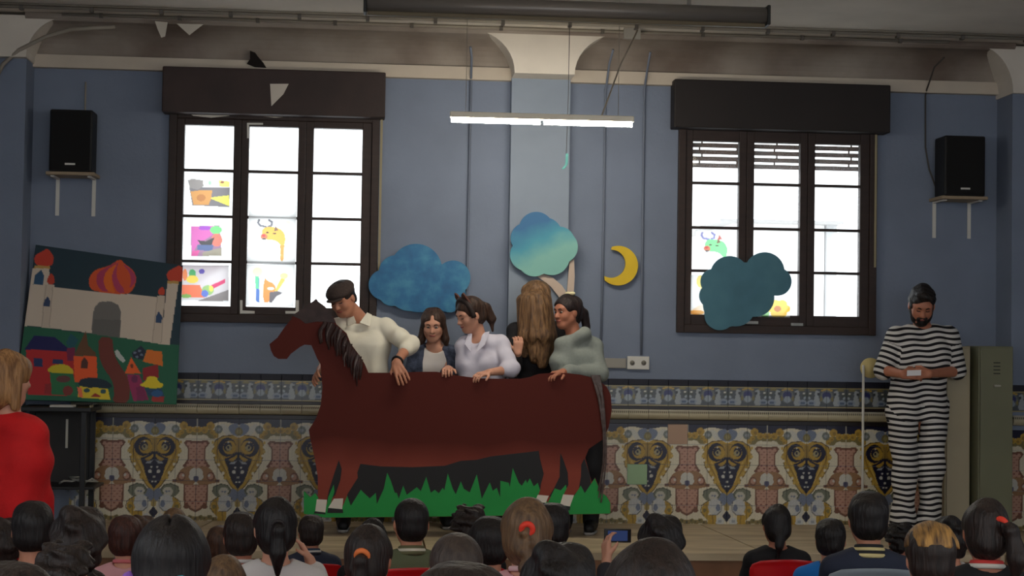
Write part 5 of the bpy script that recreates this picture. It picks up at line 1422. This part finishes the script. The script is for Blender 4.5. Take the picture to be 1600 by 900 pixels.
def kid_joints(pose):
    J = dict(neck=V3(0, 0, .79), sa=V3(-.125, 0, .735), sb=V3(.125, 0, .735), ea=V3(-.165, .05, .56), eb=V3(.165, .05, .56), wa=V3(-.09, .22, .53), wb=V3(.09, .22, .53), hip=V3(0, 0, .47))
    if pose == 'phone': J['ea'] = V3(-.20, .14, .66); J['wa'] = V3(-.175, .26, .84)
    if pose == 'cheek': J['eb'] = V3(.20, .10, .62); J['wb'] = V3(.135, .12, .80)
    return J


def kid_body(pose):
    J = kid_joints(pose)
    pr = head_prims(hk) + [cone(hk(0, -.10, -.22), J['neck'] + V3(0, 0, -.02), .215 * KH, .045, .02)]
    pr += torso_prims(J, .24, .07) + limbs(J, 0, .72, 'af')
    for s in (-1, 1): pr += chain([V3(s * .065, .0, .45), V3(s * .075, .28, .44), V3(s * .075, .22, .09), V3(s * .075, .31, .045)], [.062, .048, .032, .026], .02)
    L = (0, .35, 1) if pose == 'phone' else (.4, .9, -.1)
    pr += hand(J['wa'], L, (-.9, -.3, .1) if pose == 'phone' else (0, 0, 1), .45, 1, 1 if pose == 'phone' else 1, .82)
    pr += hand(J['wb'], (-.5, .1, .9) if pose == 'cheek' else (-.4, .9, -.1), (.9, 0, .4) if pose == 'cheek' else (0, 0, 1), .45, 1, -1, .8)
    return sdf_mesh('body', pr, .0075)


def kid_top(pose, st_=None):
    J = kid_joints(pose)
    pr = torso_prims(J, .255, .074, .016) + limbs(J, .016, .78, 'a') + [cone(J[a], A3(J[a]) * .25 + A3(J[b]) * .75, .05, .04, .015) for a, b in (('ea', 'wa'), ('eb', 'wb'))]
    pr += [ello(J['neck'] + V3(0, .0, .03), (.055, .06, .04), None, .01, -1), cut((0, 0, .43), (0, 0, -1))]
    return sdf_mesh('top', pr, .0085, .003, 30)


def kid_trousers():
    pr = [cone((-.06, .0, .465), (.06, .0, .465), .092, .092, .03)]
    for s in (-1, 1): pr += chain([V3(s * .065, .0, .455), V3(s * .075, .28, .445), V3(s * .075, .22, .12)], [.074, .06, .05], .02)
    return sdf_mesh('trousers', pr, .010, .002, 30)


def kid_shoe(s): return sdf_mesh('shoe', [cone((s * .075, .22, .045), (s * .075, .32, .035), .042, .034, .02), cut((0, 0, .004), (0, 0, -1)), cut((0, 0, .09), (0, 0, 1))], .008)


BODY = {p: kid_body(p) for p in ('lap', 'phone', 'cheek')}; TOP = {p: kid_top(p) for p in ('lap', 'phone', 'cheek')}
TRO = kid_trousers(); SHOE = {s: kid_shoe(s) for s in (-1, 1)}


def hp_short(g=.03, back=-.34): return cap_hair(hk, g, (.50, -.14, .42, .40, .44), back, True)
def hp_full(g=.04): return [hk.e((0, -.075, .15), (.345 + g, .435 + g, .37 + g), .04), hk.e((0, -.18, -.08), (.31 + g, .32 + g, .38), .06), hk.e((0, .50, -.14), (.40, .40, .44), .03, -1)]


def hp(kind):
    C = lambda a, b, r, s_, k=.05: hk.co(a, b, r, s_, k)
    if kind == 'buzz': return hp_short(.012), 0, 60
    if kind == 'short': return hp_short(.035), .003, 70
    if kind == 'messy': return hp_short(.055, -.36) + [hk.e((.1, -.2, .5), (.2, .2, .1), .08), hk.e((-.12, .05, .5), (.18, .2, .1), .08)], .008, 55
    if kind == 'curly': return hp_short(.07, -.36), .016, 85
    if kind == 'pony': return hp_full(.03) + [C((0, -.46, .12), (0, -.60, .0), .09, .13), C((0, -.60, .0), (0, -.62, -.35), .13, .12), C((0, -.62, -.35), (0, -.58, -.72), .12, .04)], .004, 60
    if kind == 'highpony': return hp_full(.03) + [C((-.10, -.42, .22), (-.30, -.58, .06), .09, .13), C((-.30, -.58, .06), (-.38, -.60, -.35), .13, .15), C((-.38, -.60, -.35), (-.34, -.55, -.85), .15, .05)], .004, 60
    if kind == 'lowtail': return hp_full(.035) + [C((0, -.42, -.2), (.06, -.50, -.5), .15, .10), C((.06, -.50, -.5), (.10, -.46, -1.0), .09, .02)], .005, 60
    if kind == 'braid': return hp_full(.045) + [hk.e((.04 * (-1) ** i, -.52 + .01 * i, .08 - .13 * i), (.10 - .006 * i, .08, .085), .03) for i in range(8)], .004, 60
    if kind == 'pigtails':
        q = hp_full(.06)
        for s in (-1, 1): q += [C((s * .40, -.20, -.18), (s * .56, -.22, -.32), .10, .14), C((s * .56, -.22, -.32), (s * .60, -.20, -.85), .15, .05)]
        return q + [hk.e((0, -.30, .60), (.018, .5, .12), .012, -1)], .003, 60
    if kind == 'long': return hp_full(.06) + [C((s * .2, -.30, .0), (s * .22, -.34, -.75), .20, .14, .08) for s in (-1, 1)] + [C((0, -.36, 0), (0, -.38, -.8), .2, .14, .08)], .004, 60
    if kind == 'bun': return hp_full(.035) + [hk.e((0, -.50, .22), (.17, .15, .16), .05)], .005, 60


HAIRM = {}


def hair_mesh(kind):
    if kind not in HAIRM:
        p, n, f_ = hp(kind); HAIRM[kind] = sdf_mesh('hair', p, .006, n, f_, nstretch=(1.3, 1.3, .5) if kind not in ('curly', 'messy') else (1, 1, 1))
    return HAIRM[kind]


def torus_mesh(nm, c, R_, r, nrm_, n=18):
    nrm_ = Vector(nrm_).normalized(); u = nrm_.orthogonal().normalized(); v = nrm_.cross(u); bm = bmesh.new()
    add_tube(bm, [Vector(c) + (u * math.cos(a) + v * math.sin(a)) * R_ for a in np.linspace(0, 2 * math.pi, n, endpoint=False)], r, 8, True)
    return bm_mesh(nm, bm, True)


# chairs
def chair_parts():
    out = []
    bm = bmesh.new(); n = 14; W_ = .195
    def shell(f, nu, nv, th):
        A = [[bm.verts.new(f(i / nu, j / nv, 0)) for i in range(nu + 1)] for j in range(nv + 1)]; B = [[bm.verts.new(f(i / nu, j / nv, th)) for i in range(nu + 1)] for j in range(nv + 1)]
        for j in range(nv):
            for i in range(nu): bm.faces.new((A[j][i], A[j][i + 1], A[j + 1][i + 1], A[j + 1][i])); bm.faces.new((B[j][i], B[j + 1][i], B[j + 1][i + 1], B[j][i + 1]))
        for i in range(nu): bm.faces.new((A[0][i], B[0][i], B[0][i + 1], A[0][i + 1])); bm.faces.new((A[nv][i], A[nv][i + 1], B[nv][i + 1], B[nv][i]))
        for j in range(nv): bm.faces.new((A[j][0], A[j + 1][0], B[j + 1][0], B[j][0])); bm.faces.new((A[j][nu], B[j][nu], B[j + 1][nu], A[j + 1][nu]))
    def fb(u, v, t):
        s = u * 2 - 1; wdt = W_ * (1 - .10 * (1 - v)) * (1 if v < .7 else math.sqrt(max(0.0, 1 - ((v - .7) / .3) ** 2)) * .30 + .70)
        z = .52 + .255 * v - .012 * s * s * v; y = -.175 - .03 * v + .035 * s * s - t - (.022 if v > .93 else 0)
        return Vector((s * wdt, y, z))
    shell(fb, 14, 12, .012); me = bm_mesh('backrest', bm, True); out.append(('backrest', me))
    bm = bmesh.new()
    def fs(u, v, t):
        s = u * 2 - 1; y = -.16 + .33 * v; z = .372 - .02 * (1 - s * s) + (.01 if v < .1 else 0) - max(0, v - .85) * .12
        return Vector((s * .19 * (1 - .06 * v), y, z - t))
    shell(fs, 10, 10, .012); out.append(('seat', bm_mesh('seat', bm, True)))
    bm = bmesh.new()
    for s in (-1, 1): add_tube(bm, [(s * .15, -.10, .35), (s * .15, -.20, .44), (s * .145, -.215, .56)], .010, 8)
    out.append(('back_support', bm_mesh('back_support', bm, True)))
    for s in (-1, 1):
        for a, b in ((-.10, -.20), (.12, .14)):
            bm = bmesh.new(); add_tube(bm, [(s * .15, a, .352), (s * .175, b, .0)], .011, 8); out.append(('leg', bm_mesh('leg', bm, True)))
    return out


CHAIR = chair_parts()
m_red = M('red_plastic', (206, 26, 30), 0.3); m_greyp = M('grey_plastic', (140, 150, 158), 0.35); m_steel = M('chair_steel', (120, 120, 122), 0.35, metal=0.7)


def put(me, nm, mat, parent):
    o = bpy.data.objects.new(nm, me)
    if not me.materials: me.materials.append(mat)
    COL.objects.link(o); o.parent = parent
    o.material_slots[0].link = 'OBJECT'; o.material_slots[0].material = mat
    return o


HC = dict(black=((30, 24, 23), (16, 12, 12)), dark=((46, 34, 29), (24, 17, 15)), brown=((84, 58, 42), (46, 30, 22)), red=((76, 40, 30), (42, 22, 18)), light=((120, 92, 64), (74, 54, 38)), grey=((74, 62, 54), (50, 40, 36)))
HMAT = {k: hairmat('child_hair_' + k, *v) for k, v in HC.items()}
CL = dict(black=(24, 24, 27), navy=(40, 46, 64), pink=(214, 160, 164), white=(206, 202, 200), blue=(26, 118, 200), grey=(96, 98, 104), red=(190, 30, 34), green=(90, 96, 70), purple=(96, 70, 120), dark=(44, 42, 48))
CMAT = {k: M('child_cloth_' + k, v, .85, bump=.25, bscale=30) for k, v in CL.items()}
SK = [SKIN1, SKIN2, SKIN3]
TROM = [M('child_jeans', (50, 60, 84), .85), M('child_trousers', (40, 40, 46), .85), M('child_joggers', (84, 84, 90), .85)]
SHM = [M('child_shoe_dark', (40, 40, 44), .6), M('child_shoe_white', (190, 188, 184), .6)]


RW = {'buzz': .152, 'short': .160, 'messy': .168, 'curly': .172, 'long': .178, 'pigtails': .178, 'braid': .168}
FIX = {20: 2.75, 10: 2.9, 29: 8.35}   # two children cut by the lower edge sit nearest to the camera, one small child sits at the stage
ST = 1.035                        # head top of a seated child at scale 1


def solve_depths(rows):
    """depth of each child from the head's width and its height over the hall floor, then spread where two would collide"""
    d = []
    for (px, top, w_, kind, *_r) in rows:
        rw = RW.get(kind, .162); r = ray(px, top); s_lo, s_hi = .84, 1.14
        dd = CAMZ / (-r.z + ST * w_ / (rw * F)); s = w_ * dd / (rw * F)
        if s < s_lo or s > s_hi: s = min(max(s, s_lo), s_hi); dd = (ST * s - CAMZ) / r.z
        d.append(dd)
    for k_, v_ in FIX.items(): d[k_] = v_
    wom = (J_WOMAN[0], J_WOMAN[1])
    for it in range(2500):
        moved = False; pos = [PD(rows[i][0], rows[i][1], d[i]) for i in range(len(d))]
        for i in range(len(d)):
            if abs(pos[i].x - wom[0]) < .36 and abs(pos[i].y - wom[1]) < .5: d[i] -= .02; moved = True
            if pos[i].y > FY - .62 and i not in FIX: d[i] -= .03; moved = True
            for j in range(i):
                sm = (pos[i].z + pos[j].z) / 2 / ST
                if abs(pos[i].x - pos[j].x) < .355 * sm and abs(pos[i].y - pos[j].y) < .66 * sm:
                    a_, b_ = (i, j) if pos[i].y > pos[j].y else (j, i)
                    if pos[a_].z > .76 and a_ not in FIX: d[a_] += .012; moved = True
                    if d[b_] > 3.4 and b_ not in FIX: d[b_] -= .012; moved = True
        if not moved: break
    return d


def kid(i, dd, px, top, kind, hc, cloth, desc, yaw=0, pose='lap', chair='red'):
    p = PD(px, top, dd); s = p.z / ST
    root = thing('person', (p.x, p.y, 0), 'child with ' + desc, 'person', 'children seated in the audience')
    root.rotation_euler.z = math.radians(yaw); root.scale = (s, s, s)
    put(BODY[pose], 'body', SK[i % 3], root); put(TOP[pose], 'top', CMAT[cloth], root); put(TRO, 'trousers', TROM[i % 3], root)
    for q in (-1, 1): put(SHOE[q], 'shoe', SHM[i % 2], root)
    hr_ = put(hair_mesh(kind), 'hair', HMAT[hc], root)
    ch = thing('school_chair', (p.x, p.y, 0), '%s chair under child with %s' % (chair, desc), 'chair', 'audience chairs')
    ch.rotation_euler.z = math.radians(yaw * .8); ch.scale = (s, s, s)
    for nm, me in CHAIR: put(me, nm, m_steel if nm in ('leg', 'back_support') else (m_red if chair == 'red' else m_greyp), ch)
    return root, hr_


def tie(hr_, c, R_, r, nrm_, col, nm='hair_tie'): put(torus_mesh(nm, hk(*c), R_ * KH, r * KH, nrm_), nm, M('tie_%d_%d_%d' % col, col, .6), hr_)


def collar(root, cols):
    for j, c in enumerate(cols): put(torus_mesh('collar', (0, -.002, .828 - .012 * j), .047 + .006 * j, .009, (0, .15, 1)), 'collar', M('collar_%d_%d_%d' % c, c, .8), root)


K = [
    (8, 814, 64, 'messy', 'dark', 'dark', 'dark hair cut off by the left picture edge', 5),
    (52, 784, 66, 'short', 'black', 'black', 'short black hair in front of the woman in red', 8),
    (124, 799, 78, 'messy', 'dark', 'black', 'messy dark hair in front of the cart', 15),
    (197, 806, 55, 'short', 'red', 'pink', 'reddish brown hair and pink collar', -8),
    (222, 809, 52, 'messy', 'brown', 'grey', 'light brown hair behind the reddish haired child', 0),
    (272, 796, 56, 'bun', 'light', 'grey', 'brown hair partly hidden by the pigtailed girl', 0),
    (268, 812, 106, 'pigtails', 'black', 'black', 'black parted pigtails and purple and cyan hair ties', 0),
    (346, 822, 50, 'short', 'brown', 'grey', 'short brown hair right beside the pigtailed girl', -6),
    (378, 801, 58, 'short', 'dark', 'white', 'short dark hair and white collar', 6),
    (104, 858, 92, 'curly', 'dark', 'red', 'thick tousled dark hair at the lower left', 0),
    (16, 882, 90, 'short', 'dark', 'dark', 'dark hair in the bottom left corner', 0),
    (349, 872, 62, 'long', 'light', 'pink', 'light brown hair at the lower edge, red chair beside', 0),
    (432, 779, 68, 'pony', 'black', 'white', 'dark ponytail, white top and a hand at the cheek', 8),
    (487, 805, 54, 'short', 'dark', 'navy', 'short dark hair and navy and white striped jacket', 12),
    (575, 822, 72, 'pony', 'dark', 'dark', 'dark ponytail held by an orange hair tie', -12),
    (582, 812, 54, 'bun', 'black', 'black', 'black hair bun behind the orange hair tie', 0),
    (644, 778, 61, 'buzz', 'black', 'green', 'cropped black hair and olive and white striped collar', 6),
    (714, 832, 80, 'buzz', 'grey', 'dark', 'shaved greyish brown hair at the centre front', 0),
    (736, 795, 54, 'curly', 'dark', 'black', 'curly dark hair behind the shaved head', 0),
    (766, 808, 64, 'short', 'black', 'black', 'straight black hair right of the shaved head', 10),
    (722, 883, 80, 'short', 'dark', 'dark', 'dark hair showing at the bottom edge below the shaved head', 0),
    (824, 782, 74, 'braid', 'light', 'pink', 'light brown braid and red hair tie', -5),
    (864, 787, 56, 'short', 'black', 'black', 'black hair right behind the braided girl', 0),
    (875, 858, 88, 'messy', 'black', 'black', 'messy black hair below the braided girl', 0),
    (1034, 810, 68, 'messy', 'black', 'dark', 'tousled black hair holding up a phone', 0),
    (1020, 852, 108, 'long', 'dark', 'dark', 'long dark brown hair and a pale blue clip', 0),
    (1215, 790, 56, 'lowtail', 'black', 'black', 'dark low tail and black top alone before the stage', 0),
    (1298, 811, 54, 'short', 'black', 'blue', 'short black hair and bright blue top', -18),
    (1358, 769, 61, 'short', 'black', 'navy', 'short dark hair, navy jacket and striped collar', -8),
    (1406, 822, 42, 'curly', 'black', 'dark', 'black curls before the striped trousers', 0),
    (1456, 820, 70, 'short', 'dark', 'grey', 'blond streaks on top of short dark hair', -10),
    (1486, 811, 52, 'messy', 'black', 'white', 'black hair between the blond streaks and the side ponytail', 30),
    (1542, 781, 72, 'highpony', 'dark', 'black', 'dark side ponytail and red hair tie at right', -12),
]
KO = {}; DEP = solve_depths(K)
for i, (px, top, w_, kind, hc, cl, desc, yaw) in enumerate(K):
    pose = 'phone' if 'phone' in desc else ('cheek' if 'cheek' in desc else 'lap')
    KO[i] = kid(i, DEP[i], px, top, kind, hc, cl, desc, yaw, pose, 'grey' if 'navy jacket' in desc else 'red')
tie(KO[6][1], (.46, -.20, -.16), .11, .075, (1, 0, -.6), (150, 100, 200)); tie(KO[6][1], (-.16, -.50, -.13), .07, .06, (-.3, -1, -.3), (70, 190, 220))
tie(KO[14][1], (0, -.50, .10), .09, .045, (0, -1, -.5), (228, 120, 60)); tie(KO[21][1], (0, -.52, .14), .08, .045, (0, -1, -.3), (226, 60, 40))
tie(KO[32][1], (-.17, -.49, .17), .09, .05, (-.6, -.7, -.4), (230, 62, 40)); tie(KO[12][1], (0, -.50, .10), .09, .03, (0, -1, -.5), (40, 34, 34))
bm = bmesh.new(); add_tube(bm, [Vector(hk(-.06 + .17 * math.cos(a), -.555 + .02 * math.sin(a), -.05 + .16 * math.sin(a))) for a in np.linspace(.5, 2.9, 10)], .04 * KH, 8)
put(bm_mesh('hair_clip', bm, True), 'hair_clip', M('clip_blue', (110, 196, 220), .4), KO[25][1])
put(sdf_mesh('blond_top', [hk.e((0, -.06, .165), (.405, .49, .425), .04), cut(hk(0, -.2, .19), (0, -.15, -1)), hk.e((0, .6, .1), (.5, .45, .4), .02, -1)], .006, .004, 90, nstretch=(2, .3, .3)), 'blond_top', M('child_hair_blond', (190, 142, 76), .55, c2=(58, 38, 26), vscale=9, stretch=(9, 1.5, 1.5), bump=.5, bscale=30), KO[30][1])
collar(KO[16][0], [(98, 96, 66), (214, 208, 190), (98, 96, 66)]); collar(KO[28][0], [(30, 30, 34), (214, 196, 140), (30, 30, 34), (214, 196, 140)]); collar(KO[3][0], [(216, 120, 124)]); collar(KO[8][0], [(206, 204, 200)]); collar(KO[32][0], [(206, 60, 56), (214, 210, 200)]); collar(KO[13][0], [(40, 60, 84), (208, 206, 204), (30, 34, 46)])
collar(KO[21][0], [(228, 190, 192)])
# phone in the raised hand
k_ = KO[24][0]; s_ = k_.scale[0]; off = Vector(k_.location)
def kl(x, y, z): return off + Vector((x, y, z)) * s_
ph = thing('phone', kl(-.14, .30, .90), 'black phone with lit screen held up by a child', 'phone')
box('phone_case', kl(-.180, .305, .905), kl(-.07, .313, .960), M('phone_black', (14, 14, 16), .3), ph, .002)
box('screen', kl(-.165, .3035, .912), kl(-.085, .3049, .953), M_emit('phone_screen', (70, 88, 140), .35), ph)
